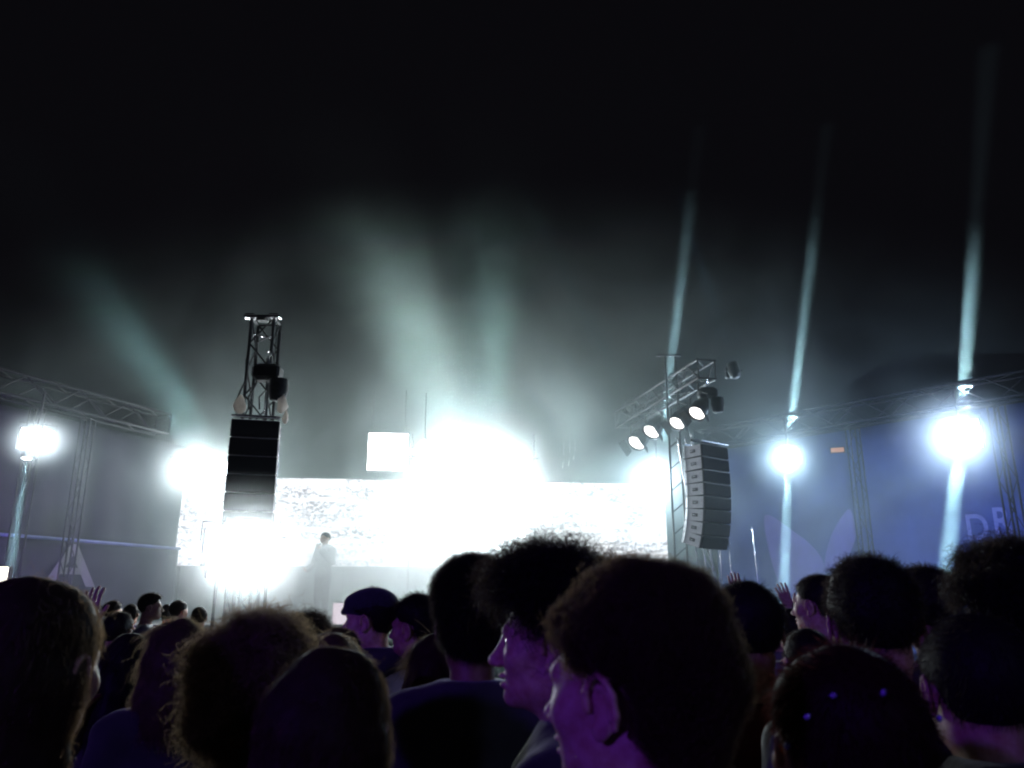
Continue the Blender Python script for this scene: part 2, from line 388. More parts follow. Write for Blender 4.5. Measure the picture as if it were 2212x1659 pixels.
# side trusses with flood lamps
ZT = 6.0
RT0, RT1 = Vector((4.9, 20.4, ZT)), Vector((11.2, 13.55, ZT))
LT0, LT1 = Vector((-8.3, 18.5, ZT)), Vector((-11.2, 11.8, ZT))
off = Vector((0, 0, -.22))
truss('side_truss', RT0 + off, RT1 + off, .45, 'horizontal truss above the blue printed banner', .62, .03)
truss('side_truss', LT0 + off, LT1 + off, .45, 'horizontal truss above the grey scrim wall', .62, .03)
def flood(qx, qy, Y, label, power, color, bulbs=(3, 2), pitch=.17, radius=.14, push=.18):
    return blinder(at(qx, qy, Y), AUD, *bulbs, pitch, label, 'flood lamps on the side trusses', power, color, .45, radius=radius, hang=.75, push=push)
flood(78, 950, 15.3, 'wide flood lamp on the truss above the grey scrim wall', 1200, (.80, .92, 1), (4, 3), .14)
flood(1420, 1035, 18.6, 'white flood lamp at the screen corner beside the curved loudspeaker column', 3400, (.66, .86, 1))
flood(1703, 988, 18.3, 'white flood lamp on the truss between loudspeaker column and post', 1700, (.55, .76, 1))
flood(2075, 940, 15.5, 'largest white flood lamp on the truss near the printed letters', 3000, (.50, .70, 1), (5, 4), .14, push=.16)

# beam lights: wide haze beams, plus narrow ones added to imitate lens streaks
def beam(p, to, label, power, color, cone, blend=.5, group='moving beam lights', size=1.0, radius=.05):
    p, to = Vector(p), Vector(to); d = (to - p).normalized()
    root = empty('beam_light', p, label, 'stage light', group)
    MB().box((0, .14 * size, 0), (.26 * size, .12 * size, .26 * size), bev=.02).build('base', M['black'], root)
    b = MB(); b.tube([(-.15 * size, 0, 0), (-.15 * size, .1 * size, 0), (.15 * size, .1 * size, 0), (.15 * size, 0, 0)], .018, 6); b.build('yoke', M['black'], root)
    M4 = d.to_track_quat('Z', 'Y').to_matrix().to_4x4()
    b = MB(); b.lathe([(0, -.16), (.09, -.15), (.12, -.05), (.11, .1), (.1, .16), (.09, .15)], 18, M4 @ Matrix.Scale(size, 4)); h = b.build('head', M['black'], root, True)
    b = MB(); b.lathe([(0, .15), (.09, .147)], 18, M4 @ Matrix.Scale(size, 4)); b.build('lens', M['bulb'], h, True)
    light('beam', 'SPOT', p + d * .17 * size, power * BEAM, color, to, cone, blend, radius)
    return root
TEAL = (.54, .85, 1.0)
def beam_q(a, b, Y, Yb, label, power, color, cone, **k): return beam(at(*a, Y), at(*b, Yb), label, power, color, cone, **k)
beam_q((1703, 972), (1757, 520), 18.6, 18.6, 'added streak lamp pointing up above the flood lamp between loudspeaker column and post', 130000, TEAL, 3.0, radius=.11)
beam_q((1703, 1004), (1692, 1290), 18.6, 18.3, 'added streak lamp pointing down below the flood lamp between loudspeaker column and post', 34000, TEAL, 3.2, radius=.11)
beam_q((2078, 915), (2110, 480), 15.85, 15.7, 'added streak lamp pointing up above the largest flood lamp', 260000, TEAL, 3.6, radius=.13)
beam_q((2072, 968), (2040, 1290), 15.85, 15.4, 'added streak lamp pointing down below the largest flood lamp', 42000, TEAL, 4.2, radius=.14)
beam_q((1422, 1018), (1472, 600), 18.9, 18.8, 'added streak lamp pointing up above the flood lamp at the screen corner', 75000, TEAL, 3.0, radius=.1)
beam_q((60, 975), (20, 1240), 15.6, 15.3, 'added streak lamp pointing down below the wide flood lamp over the scrim', 9000, TEAL, 5.5)
beam_q((455, 985), (150, 540), 19.0, 19.0, 'beam lamp pointing up and outward from the three corner blinders', 8000, (.48, .86, .92), 17, blend=1.0, radius=.5)
beam_q((1000, 965), (760, 380), 18.8, 18.8, 'beam lamp above the central light wall, leaning toward the hanging loudspeakers', 11000, (.72, .92, .90), 28, blend=1.0, radius=1.0)
beam_q((1050, 955), (1062, 560), 18.9, 18.9, 'beam lamp above the central light wall, pointing straight up', 3600, (.60, .90, .88), 26, blend=.6, radius=.5)
beam_q((1363, 880), (1140, 430), 18.6, 18.6, 'added flare lamp at the far end of the truss arm, pointing up', 6000, (.35, .8, 1), 2.6)  # this and the next lamp are added to imitate detached lens flares
beam_q((1585, 800), (1435, 320), 15.1, 15.1, 'added flare lamp at the near end of the truss arm, pointing up', 3500, (.3, .6, 1), 2.8)

# colour wash from lamps standing outside the picture: violet front-of-house, blue on the banner, plus an added crowd fill
light('violet_wash', 'SPOT', (-5.5, -5.0, 4.6), 900, (.19, .045, 1.0), (0.2, 2.5, 1.6), 60, .6, .15)
light('added_crowd_fill', 'SPOT', (6.0, -7.0, 6.0), 420, (.30, .30, .80), (0, 2.5, 1.5), 60, .7, .3)  # added weak blue fill, brings out the hair of the crowd
light('blue_wash', 'SPOT', (5.5, 9.0, .6), 2300, (.25, .30, 1.0), (7.8, 17.5, 3.3), 60, .8, .2)
light('lilac_wash', 'SPOT', (-7.0, 9.5, .6), 1600, (.42, .16, 1.0), (-9.4, 16.5, 3.2), 60, .8, .2)

# ------------------------------------------------------------------ side walls with printed banners
class Wall:
    def __init__(s, A, B):
        s.A = Vector((A.x, A.y, 0)); s.d = (Vector((B.x, B.y, 0)) - s.A).normalized(); s.L = (Vector((B.x, B.y, 0)) - s.A).length
        s.n = Vector((s.d.y, -s.d.x, 0))
        if s.n.y > 0: s.n = -s.n
    def q(s, qx, qy):
        """(along, height) on the wall seen at picture point"""
        p = at(qx, qy, 1.0) - Vector((0, 0, CAM_Z)); den = p.dot(s.n); t = (s.A - Vector((0, 0, CAM_Z))).dot(s.n) / den
        P = Vector((0, 0, CAM_Z)) + p * t; return ((P - s.A).dot(s.d), P.z)
    def p(s, u, z, out=0): return s.A + s.d * u + s.n * out + Vector((0, 0, z))
    def sheet(s, name, u0, u1, z0, z1, out, m, label=None, cat='banner', rip=.035, nx=140, nz=14):
        V = []; F = []
        for i in range(nx + 1):
            for j in range(nz + 1):
                u = u0 + (u1 - u0) * i / nx; z = z0 + (z1 - z0) * j / nz
                V.append(s.p(u, z, out + rip * (math.sin(u * 3.1 + .4 * math.sin(z * 1.3)) + .5 * math.sin(u * 7.7 + z * .8) + .35 * math.sin(u * 2.1 - z * 2.4)) * (1 - .5 * j / nz)))
        for i in range(nx):
            for j in range(nz):
                a = i * (nz + 1) + j; F.append((a, a + nz + 1, a + nz + 2, a + 1))
        o = mesh(name, V, F, m, None, True)
        md = o.modifiers.new('thickness', 'SOLIDIFY'); md.thickness = .004
        if label: tag(o, label, cat)
        return o
    def poly(s, name, pts, out, m, parent):
        V = [s.p(u, z, out) for u, z in pts]; n = len(V)
        V += [s.p(u, z, out - .006) for u, z in pts]
        F = [tuple(range(n)), tuple(range(2 * n - 1, n - 1, -1))] + [(i, (i + 1) % n, n + (i + 1) % n, n + i) for i in range(n)]
        return mesh(name, V, F, m, parent)
    def text(s, name, body, u, z, size, out, m, parent, sx=1.0, shear=0.0):
        cu = bpy.data.curves.new(name, 'FONT'); cu.body = body; cu.size = size; cu.extrude = .003; cu.offset = size * .012; cu.shear = shear
        t = bpy.data.objects.new(name, cu); COL.objects.link(t)
        dg = bpy.context.evaluated_depsgraph_get(); me = bpy.data.meshes.new_from_object(t.evaluated_get(dg)); bpy.data.objects.remove(t)
        me.materials.clear(); me.materials.append(m)
        M3 = Matrix((s.d * sx, Vector((0, 0, 1)), s.n)).transposed() if False else Matrix((( s.d.x * sx, 0, s.n.x), (s.d.y * sx, 0, s.n.y), (0, 1, 0)))
        P = s.p(u, z, out)
        me.transform(Matrix.Translation(P) @ M3.to_4x4())
        return link(name, me, parent)

def smooth_closed(pts, n=6):
    out = []; k = len(pts)
    for i in range(k):
        p0, p1, p2, p3 = [Vector((*pts[(i + j - 1) % k], 0)) for j in range(4)]
        for s in range(n):
            t = s / n
            v = .5 * ((2 * p1) + (p2 - p0) * t + (2 * p0 - 5 * p1 + 4 * p2 - p3) * t * t + (3 * p1 - p0 - 3 * p2 + p3) * t ** 3); out.append((v.x, v.y))
    return out

WR = Wall(RT0 + Vector((.35, .35, 0)), RT1 + Vector((.35, .35, 0)))
banner = WR.sheet('printed_banner', 0, WR.L, .15, 5.55, 0, M['scrim_blue'], 'tall blue banner with violet petals and letters beside the stage')
petL = [(1658, 1113), (1719, 1149), (1757, 1179), (1781, 1212), (1788, 1255), (1790, 1340), (1730, 1345), (1690, 1270), (1664, 1185)]
petR = [(1839, 1100), (1851, 1146), (1849, 1172), (1834, 1204), (1808, 1228), (1788, 1236), (1786, 1212), (1793, 1178), (1809, 1138)]
petT = [(1742, 1052), (1790, 1010), (1828, 1022), (1824, 1058), (1790, 1075)]
for pp in (petL, petR):
    WR.poly('petal_print', smooth_closed([WR.q(*a) for a in pp]), .09, M['print_violet'], banner)
u, z = WR.q(2092, 1168); WR.text('letter_print', 'D', u, z, .74, .09, M['print_lilac'], banner, .8, 0)
u, z = WR.q(2150, 1154); WR.text('letter_print', 'R', u, z, .74, .09, M['print_lilac'], banner, .8, 0)
# posts of the right side frame
for k, qx in enumerate((1868, 2190)):
    u, _ = WR.q(qx, 1050); p = WR.p(u, 0, .30)
    truss('support_post', p + Vector((0, 0, .05)), p + Vector((0, 0, 5.5)), .22, ['slim lattice post between petal print and letters', 'lattice post beyond the printed letters'][k], .5, .02, up=(0, 1, 0), faces=(0, 2), cat='post', group='posts of the side frames')
u, z = WR.q(1820, 975); p = WR.p(u, z, .25)
root = empty('orange_lamp', p, 'small dull orange lamp beside the slim lattice post', 'lamp')
M4 = Vector((-.4, -.9, -.1)).to_track_quat('Z', 'Y').to_matrix().to_4x4()
b = MB(); b.box((0, 0, -.04), (.32, .14, .1), bev=.02); b.V = [M4 @ Vector(v) for v in b.V]; b.build('housing', M['black'], root)
b = MB(); b.box((0, 0, .015), (.28, .10, .01)); b.V = [M4 @ Vector(v) for v in b.V]; b.build('lens', M['bulb_orange'], root)

WL = Wall(LT1 + Vector((-.35, .2, 0)), LT0 + Vector((-.35, .2, 0)))
WL.sheet('scrim_wall', -.5, WL.L + 1.2, 2.9, 5.5, -.05, M['scrim'], 'grey scrim stretched below the truss opposite the blue banner', 'scrim')
band = WL.sheet('low_banner', -.5, WL.L + 1.2, .2, 2.96, .06, M['scrim'], 'low grey banner printed with a pale letter A', 'banner', rip=.02)
b = MB(); b.tube([WL.p(-.5, 2.97, .1), WL.p(WL.L + 1.2, 2.97, .1)], .035, 8); b.build('top_hem', M['print_lilac'], band)
u, z = WL.q(86, 1264); WL.text('letter_print', 'A', u, z, 1.22, .10, M['print_pale'], band, 1.45)
for k, qx in enumerate((30, 145)):
    u, _ = WL.q(qx, 1050); p = WL.p(u, 0, .35)
    truss('support_post', p + Vector((0, 0, .05)), p + Vector((0, 0, 5.5)), .2, ['outer lattice post in front of the grey scrim', 'inner lattice post in front of the grey scrim'][k], .5, .02, up=(0, 1, 0), faces=(0, 2), cat='post', group='posts of the side frames')
root = empty('work_lamp', at(1, 1250, 13.5), 'small yellowish work lamp at the picture edge above the smooth brown hair', 'lamp')
MB().box((0, .05, 0), (.26, .1, .42), bev=.02).build('housing', M['black'], root)
MB().box((0, -.01, 0), (.22, .02, .38), bev=.008).build('lens', M['bulb_side'], root)
member('stand', (0, .06, -.2), (0, .06, -root.location.z), .02, M['black'], root)

# ------------------------------------------------------------------ loudspeaker columns
def line_array(p_top, yaw, n, w, h, d, splay, label, sidemat, face):
    """p_top: front centre top of the first cabinet; yaw: heading of the fronts (0 = toward the camera)"""
    root = empty('line_array', p_top, label, 'loudspeaker', rz=yaw)
    MB().box((0, d / 2, .10), (w * .96, .06, .05), bev=.01).build('rigging_bar', M['black'], root)
    MB().box((0, .0, .045), (w * 1.02, .05, .03), bev=.008).build('front_rail', M['steel'], root)
    MB().box((0, d, .045), (w * .9, .05, .03), bev=.008).build('rear_rail', M['steel'], root)
    pos = Vector((0, 0, 0)); ang = 0.0
    for k in range(n):
        ang = sum(splay[:k + 1]); rot = Matrix.Rotation(ang, 3, 'X')     # bottom tilts back
        c = pos + rot @ Vector((0, d / 2, -h / 2))
        cab = MB(); side = sidemat; cab.box((0, 0, 0), (w, d, h - .012), None, .012)
        o = cab.build('speaker_cabinet', M['cabinet'], root); o.location = c; o.rotation_euler = (ang, 0, 0)
        MB().box((0, -d / 2 - .008, 0), (w - .02, .018, h - .035), bev=.006).build('grille', M['grille'], o)
        MB().box((0, -d / 2 - .018, h / 2 - .012), (w - .01, .012, .008)).build('front_trim', face, o)
        for s in (-1, 1):
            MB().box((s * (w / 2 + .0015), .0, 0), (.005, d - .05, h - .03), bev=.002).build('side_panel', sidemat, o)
            MB().box((s * (w / 2 + .005), -.02, 0), (.008, .13, .06), bev=.003).build('handle_recess', M['black'], o)
            b = MB(); b.tube([(s * (w / 2 + .006), -.07, .0), (s * (w / 2 + .025), -.05, 0), (s * (w / 2 + .025), .01, 0), (s * (w / 2 + .006), .03, 0)], .009, 6); b.build('handle', M['steel'], o)
            MB().box((s * (w / 2 + .008), d / 2 - .05, 0), (.014, .05, h * .8), bev=.003).build('rigging_plate', M['steel'], o)
        pos = pos + rot @ Vector((0, 0, -h))
    return root

# left column, seen from the front
pL = at(553, 906, 12.2)
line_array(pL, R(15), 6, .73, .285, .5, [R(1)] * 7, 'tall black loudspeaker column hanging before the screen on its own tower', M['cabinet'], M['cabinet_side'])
mast = Vector((at(566, 800, 12.9).x, 12.9, 0))
truss('speaker_tower', mast + Vector((0, 0, .05)), mast + Vector((0, 0, 6.35)), .38, 'slim lattice tower carrying the tall black loudspeaker column', .45, .028, cat='tower', up=(0, 1, 0))
root = empty('steel_crossbar', at(567, 685, 12.6), 'bright steel crossbar on top of the lattice tower', 'crossbar')
MB().box((0, 0, 0), (.60, .12, .05), bev=.01).build('bar', M['steel'], root)
MB().box((0, .0, -.05), (.16, .16, .05), bev=.01).build('clamp', M['black'], root)
for s in (-.2, .2): MB().box((s, -.02, .035), (.16, .1, .03), bev=.008).build('plate', M['steel'], root)
for s in (.26,): member('chain', (s, 0, -.03), (s, 0, -1.45), .006, M['alu'], root)
def hoist(loc, label, s=1.0):
    root = empty('chain_hoist', loc, label, 'hoist')
    MB().box((0, 0, 0), (.36 * s, .24 * s, .22 * s), bev=.05 * s).build('motor', M['black'], root)
    b = MB(); b.lathe([(0, -.3 * s), (.10 * s, -.29 * s), (.13 * s, -.15 * s), (.12 * s, -.02 * s)], 14, Matrix.Translation((.17 * s, -.04 * s, -.08 * s))); b.build('chain_bag', M['cloth_black'], root, True)
    b = MB(); b.tube([(0, 0, .1 * s), (0, 0, .22 * s), (.03 * s, 0, .27 * s), (0, 0, .31 * s), (-.03 * s, 0, .28 * s)], .015 * s, 6); b.build('hook', M['steel'], root)
    member('chain', (0, 0, -.1 * s), (0, 0, -.55 * s), .01 * s, M['steel'], root); return root
hoist(at(578, 806, 12.45), 'dark chain hoist above the tall loudspeaker column', 1.25)
def wrap(loc, w, d, h, label, seed):
    r = random.Random(seed); V = []; F = []; n = 14; prof = [(0.0, .25), (.12, .75), (.35, 1.0), (.6, .8), (.82, .5), (1, .22)]
    for (t, s) in prof:
        for k in range(n):
            a = 2 * math.pi * k / n; q = s * (1 + .28 * math.sin(a * 3 + seed + t * 5) + r.uniform(-.1, .1))
            V.append((math.cos(a) * q * w / 2, math.sin(a) * q * d / 2, t * h + r.uniform(-.01, .01)))
    for i in range(len(prof) - 1):
        for k in range(n): F.append((i * n + k, i * n + (k + 1) % n, (i + 1) * n + (k + 1) % n, (i + 1) * n + k))
    F += [tuple(range(n - 1, -1, -1)), tuple(range((len(prof) - 1) * n, len(prof) * n))]
    o = mesh('cloth_wrap', V, F, M['cloth_white'], None, True); o.location = loc; return tag(o, label, 'cloth')
wrap(at(517, 893, 12.35), .20, .18, .30, 'pale cloth bundle on the outer corner of the loudspeaker column', 1)
wrap(at(607, 892, 12.35), .16, .18, .34, 'pale cloth bundle on the inner corner of the loudspeaker column', 5)
wrap(at(616, 915, 12.3), .09, .1, .22, 'thin pale cloth strip drooping below the inner cloth bundle', 9)
for k in range(3):
    b = MB(); x = -.18 + .17 * k; b.tube([mast + Vector((x, -.3, 5.6)), mast + Vector((x + .1, -.5, 5.2 - .1 * k)), mast + Vector((x - .03, -.42, 4.9)), mast + Vector((x + .05, -.6, 4.66))], .014, 6)
    o = b.build('signal_cable', M['black'], None, True); tag(o, ['outer', 'middle', 'inner'][k] + ' black cable looping down the tower to the loudspeakers', 'cable')
for (a, c, t) in (((556, 740), (590, 722), 0), ((548, 722), (585, 730), 1)):
    b = MB(); b.tube([at(*a, 12.8), at(*c, 12.8)], .012, 6); o = b.build('steel_strut', M['steel'], None, True); tag(o, ['lower', 'upper'][t] + ' thin steel strut inside the lattice tower head', 'strut')

# right column, seen from its lit side; that light is put into pale panels
pR = at(1543, 962, 14.9)
line_array(pR, R(38), 8, .78, .245, .46, [R(-1.5), R(.5), R(1), R(2), R(2.5), R(3.5), R(4.5), R(5.5)], 'curved loudspeaker column with side panels coloured pale as if lit, beside the screen', M['cabinet_side'], M['cabinet'])
root = empty('tower_mast', at(1458, 960, 15.8), 'slim mast with small crossbar rising above the truss arm', 'mast'); root.location.z = 0
top = at(1456, 768, 15.8).z
for s in (-.13, .13): member('pole', (s, 0, .05), (s * .8, 0, top), .022, M['alu'], root)
for k in range(14): member('rung', (-.12, 0, .4 + k * .43), (.12, 0, .6 + k * .43), .012, M['alu'], root)
MB().box((-.04, 0, top), (.5, .08, .05), bev=.01).build('crossbar', M['steel'], root)
# raking lattice leg with cables
root = empty('raking_lattice_leg', at(1523, 1210, 15.6), 'thin raking lattice leg between screen edge and curved loudspeaker column', 'frame'); root.location.z = 0
def ray_pole(a, c, Y):
    A, C_ = at(*a, Y), at(*c, Y); d = (C_ - A); G = A + d * (A.z / (A.z - C_.z)); return A - root.location, G - root.location
P = [ray_pole((1463, 945), (1507, 1215), 15.5), ray_pole((1480, 945), (1524, 1215), 15.5), ray_pole((1492, 935), (1538, 1215), 15.8)]
for a, c in P: member('pole', a, c, .014, M['steel'], root)
for k in range(9):
    t = .08 + k * .1
    member('brace', P[0][0].lerp(P[0][1], t), P[1][0].lerp(P[1][1], t + .07), .008, M['steel'], root)
    member('brace', P[1][0].lerp(P[1][1], t), P[2][0].lerp(P[2][1], t + .07), .008, M['steel'], root)
for k, (a, c) in enumerate((((1512, 1152), (1537, 1215)), ((1552, 1152), (1557, 1218)), ((1572, 1150), (1580, 1240)), ((1625, 1140), (1635, 1235)))):
    A, C_ = at(*a, 15.2), at(*c, 15.2); d = C_ - A; G = A + d * ((A.z - .05) / (A.z - C_.z))
    b = MB(); b.tube([A, C_, G], .009, 6); o = b.build('steel_cable', M['steel'], None, True)
    tag(o, ['steel cable nearest the raking lattice leg', 'second steel cable under the curved loudspeaker column', 'third steel cable under the curved loudspeaker column', 'lone steel cable beyond the curved loudspeaker column'][k], 'cable')
# truss arm with par cans
TA, TB = Vector((2.7, 19.0, 6.0)), Vector((3.72, 14.6, 6.0))
truss('truss_arm', TA, TB, .36, 'truss arm reaching forward over the stage with round spotlights beneath', .45, .026)
def par_can(p, d, label, s, m, lens):
    p, d = Vector(p), Vector(d).normalized(); root = empty('par_can', p, label, 'spotlight', 'spotlights under the truss arm')
    M4 = d.to_track_quat('Z', 'Y').to_matrix().to_4x4() @ Matrix.Scale(s, 4)
    b = MB(); b.lathe([(.0, -.36), (.07, -.35), (.10, -.27), (.125, -.14), (.15, -.11), (.155, .06), (.165, .06), (.165, .08), (.14, .08), (.135, .0)], 22, M4); b.build('can', m, root, True)
    b = MB(); b.lathe([(0, .062), (.08, .058), (.137, .045)], 22, M4); b.build('lens', lens, root, True)
    up = Vector((0, 0, .34 * s)); sd = d.cross(Vector((0, 0, 1))).normalized() * .18 * s; c0 = d * -.06 * s
    b = MB(); b.tube([c0 + sd, c0 + sd * 1.02 + up * .7, c0 + up * .95, c0 - sd * 1.02 + up * .7, c0 - sd], .012 * s, 6); b.build('yoke', m, root)
    member('clamp', c0 + up * .9, c0 + Vector((0, 0, max(.4, 5.85 - p.z))), .016, M['black'], root)
    MB().box((0, 0, 0), (.001, .001, .001))
    for k in range(2):
        an = k * math.pi; fl = MB(); e1 = (M4.to_3x3() @ Vector((math.cos(an), math.sin(an), 0))); e2 = (M4.to_3x3() @ Vector((-math.sin(an), math.cos(an), 0))); ez = M4.to_3x3() @ Vector((0, 0, 1))
        q = [e1 * .165 + ez * .08 - e2 * .13, e1 * .165 + ez * .08 + e2 * .13, e1 * .22 + ez * .2 + e2 * .15, e1 * .22 + ez * .2 - e2 * .15]
        q2 = [v + e1 * .006 for v in q]; fl.add(q + q2, [(0, 1, 2, 3), (7, 6, 5, 4), (0, 4, 5, 1), (1, 5, 6, 2), (2, 6, 7, 3), (3, 7, 4, 0)]); fl.build('barn_door', m, root)
    return root
PD = (-.52, -.45, -.72)
par_can(at(1378, 952, 17.6), PD, 'silver spotlight at the far end of the truss arm', 1.35, M['alu'], M['bulb_warm'])
par_can(at(1410, 928, 16.9), PD, 'silver spotlight second from the far end of the truss arm', 1.25, M['alu'], M['bulb_warm'])
par_can(at(1465, 910, 15.6), PD, 'black spotlight second from the near end of the truss arm', 1.1, M['black'], M['bulb_warm'])
par_can(at(1508, 888, 14.7), PD, 'black spotlight at the near end of the truss arm', 1.1, M['black'], M['bulb_warm'])
hoist(at(1528, 850, 14.8), 'dark chain hoist at the near end of the truss arm', 1.0)
for k, (qx, qy, hq) in enumerate(((1216, 985, 26), (1229, 980, 26), (1240, 975, 18))):
    b = MB(); b.tube([at(qx - 1, qy + hq, 19.6), at(qx + 2, qy, 19.6)], .012, 6); b.tube([at(qx + 2, qy, 19.6), at(qx + 2, qy, 19.6) + Vector((0, 0, 6.0 - at(qx, qy, 19.6).z))], .004, 5)
    o = b.build('hanging_rod', M['steel'], None, True); tag(o, ['first', 'second', 'third'][k] + ' thin steel rod hanging above the screen, counted from the central light wall', 'rod')
# white light box on the stage edge
p = at(752, 1338, 15.6)
root = empty('light_box', p, 'glowing white box standing on the stage edge beside the man in the flat cap', 'light box', rz=SROT); root.location.z = DECK
MB().box((0, .16, .2), (.62, .30, .42), bev=.015).build('case', M['white_box'], root)
MB().box((0, 0, .2), (.58, .016, .38), bev=.005).build('lit_face', M['boxlight'], root)

# ------------------------------------------------------------------ people: signed-distance bodies meshed with surface nets
def surface_nets(f, lo, hi, h):
    lo = np.array(lo, float); hi = np.array(hi, float); n = np.ceil((hi - lo) / h).astype(int) + 1
    ax = [lo[i] + h * np.arange(n[i]) for i in range(3)]
    X, Y, Z = np.meshgrid(*[a.astype(np.float32) for a in ax], indexing='ij')
    D = f(X, Y, Z); S = D < 0
    cs = np.zeros(tuple(n - 1), np.float32); acc = np.zeros((*(n - 1), 3), np.float32); cnt = np.zeros(tuple(n - 1), np.int16)
    sl = lambda o: tuple(slice(o[i], n[i] - 1 + o[i]) for i in range(3))
    for axis in range(3):
        for a in (0, 1):
            for b in (0, 1):
                o0 = [0, 0, 0]; ot = [i for i in range(3) if i != axis]; o0[ot[0]] = a; o0[ot[1]] = b; o1 = list(o0); o1[axis] = 1
                d0, d1 = D[sl(o0)], D[sl(o1)]; m = (d0 < 0) != (d1 < 0)
                t = np.where(m, d0 / np.where(m, d0 - d1, 1), 0)
                for i in range(3):
                    acc[..., i] += np.where(m, t if i == axis else float(o0[i]), 0)
                cnt += m
    act = cnt > 0; idx = -np.ones(tuple(n - 1), np.int32); idx[act] = np.arange(act.sum())
    I = np.argwhere(act); V = lo + h * (I + acc[act] / cnt[act][:, None])
    Fs = []
    for axis in range(3):
        o = [i for i in range(3) if i != axis]
        a0 = [slice(0, n[i] - 1) if i == axis else slice(1, n[i] - 1) for i in range(3)]; a1 = list(a0); a1[axis] = slice(1, n[axis])
        s0, s1 = S[tuple(a0)], S[tuple(a1)]
        P = np.argwhere(s0 != s1)
        if not len(P): continue
        flip = s0[tuple(P.T)]
        def cell(da, db):
            q = P.copy(); q[:, o[0]] += da; q[:, o[1]] += db; return idx[tuple(q.T)]
        c = np.stack([cell(0, 0), cell(1, 0), cell(1, 1), cell(0, 1)], 1)
        if axis == 1: flip = ~flip
        c[~flip] = c[~flip][:, ::-1]; Fs.append(c)
    F = np.concatenate(Fs); F = F[(F >= 0).all(1)]
    return V.astype(np.float32), F.astype(np.int32)

def e_(c, r, rot=None):      # ellipsoid
    def f(X, Y, Z):
        x, y, z = X - c[0], Y - c[1], Z - c[2]
        if rot is not None:
            m = np.array(rot.transposed()); x, y, z = [m[i][0] * x + m[i][1] * y + m[i][2] * z for i in range(3)]
        k0 = np.sqrt((x / r[0]) ** 2 + (y / r[1]) ** 2 + (z / r[2]) ** 2); k1 = np.sqrt((x / r[0] ** 2) ** 2 + (y / r[1] ** 2) ** 2 + (z / r[2] ** 2) ** 2) + 1e-6
        return k0 * (k0 - 1) / k1
    return f
def c_(a, b, ra, rb=None):   # tapered capsule
    rb = ra if rb is None else rb; a = np.array(a, float); d = np.array(b, float) - a; dd = float(d @ d)
    def f(X, Y, Z):
        x, y, z = X - a[0], Y - a[1], Z - a[2]; t = np.clip((x * d[0] + y * d[1] + z * d[2]) / dd, 0, 1)
        return np.sqrt((x - t * d[0]) ** 2 + (y - t * d[1]) ** 2 + (z - t * d[2]) ** 2) - (ra + (rb - ra) * t)
    return f
def smin(a, b, k):
    h = np.maximum(k - np.abs(a - b), 0) / k; return np.minimum(a, b) - h * h * k * .25
def union(ps, k):
    def f(X, Y, Z):
        d = None
        for p in ps:
            kk = k; q = p
            if isinstance(p, tuple): q, kk = p
            v = q(X, Y, Z); d = v if d is None else smin(d, v, kk)
        return d
    return f
def carve(fa, cuts, k):
    def f(X, Y, Z):
        d = fa(X, Y, Z)
        for c in cuts: d = -smin(-d, c(X, Y, Z), k)
        return d
    return f

HZ = 1.64     # height of the head centre of the 1.75 m figure
def head_sdf(female=False, ears=True):
    j = .9 if female else 1.0
    ps = [e_((0, -.016, .026), (.077, .099, .090)), e_((0, .030, -.030), (.062 * j, .066, .084)), e_((0, .036, -.082), (.049 * j, .050, .034 * j)),
          (e_((0, .080, -.100), (.019, .017, .015)), .02), (c_((-.034, .082, .014), (.034, .082, .014), .0115), .02),
          (c_((0, .092, .004), (0, .113, -.033), .0075, .0105), .012), (e_((0, .116, -.038), (.012, .012, .010)), .008),
          (e_((.013, .105, -.041), (.008, .010, .0075)), .006), (e_((-.013, .105, -.041), (.008, .010, .0075)), .006),
          (e_((0, .097, -.064), (.023, .012, .0065)), .005), (e_((0, .094, -.077), (.021, .012, .0075)), .005),
          (e_((.043, .060, -.028), (.022, .022, .020)), .03), (e_((-.043, .060, -.028), (.022, .022, .020)), .03),
          (e_((.052, .0, -.072), (.012, .03, .02)), .03), (e_((-.052, .0, -.072), (.012, .03, .02)), .03),
          (c_((0, -.022, -.06), (0, -.040, -.24), .054 * j, .062 * j), .03)]
    f = union(ps, .035)
    f = carve(f, [e_((.031, .100, -.004), (.016, .016, .010)), e_((-.031, .100, -.004), (.016, .016, .010)), e_((0, .110, -.0705), (.02, .012, .0016))], .010)
    if not ears: return f
    parts = [f]
    for s in (-1, 1):
        tilt = Matrix.Rotation(R(-14), 3, 'X')
        def pt(a, rr, o):
            y = -math.cos(a) * rr * .62; z = math.sin(a) * rr; v = tilt @ Vector((0, y, z)); return (s * (.080 + o), -.008 + v.y, -.012 + v.z)
        plate = e_((s * .079, -.008, -.012), (.005, .018, .030), tilt)
        lobe = e_((s * .081, .000, -.041), (.005, .009, .011))
        hel = []
        angs = [R(a) for a in (185, 150, 115, 80, 45, 10, -25, -55)]
        pts = [pt(a, .032, .008 + .006 * max(0, math.cos(a))) for a in angs]
        for p, q in zip(pts[:-1], pts[1:]): hel.append((c_(p, q, .0042), .004))
        anti = [pt(a, .019, .007) for a in (R(95), R(50), R(0), R(-60))]
        for p, q in zip(anti[:-1], anti[1:]): hel.append((c_(p, q, .0036), .004))
        trag = e_((s * .084, .012, -.014), (.005, .005, .008))
        ear = union([plate, (lobe, .012), *hel, (trag, .006)], .006)
        parts.append((ear, .007))
    return union(parts, .01)

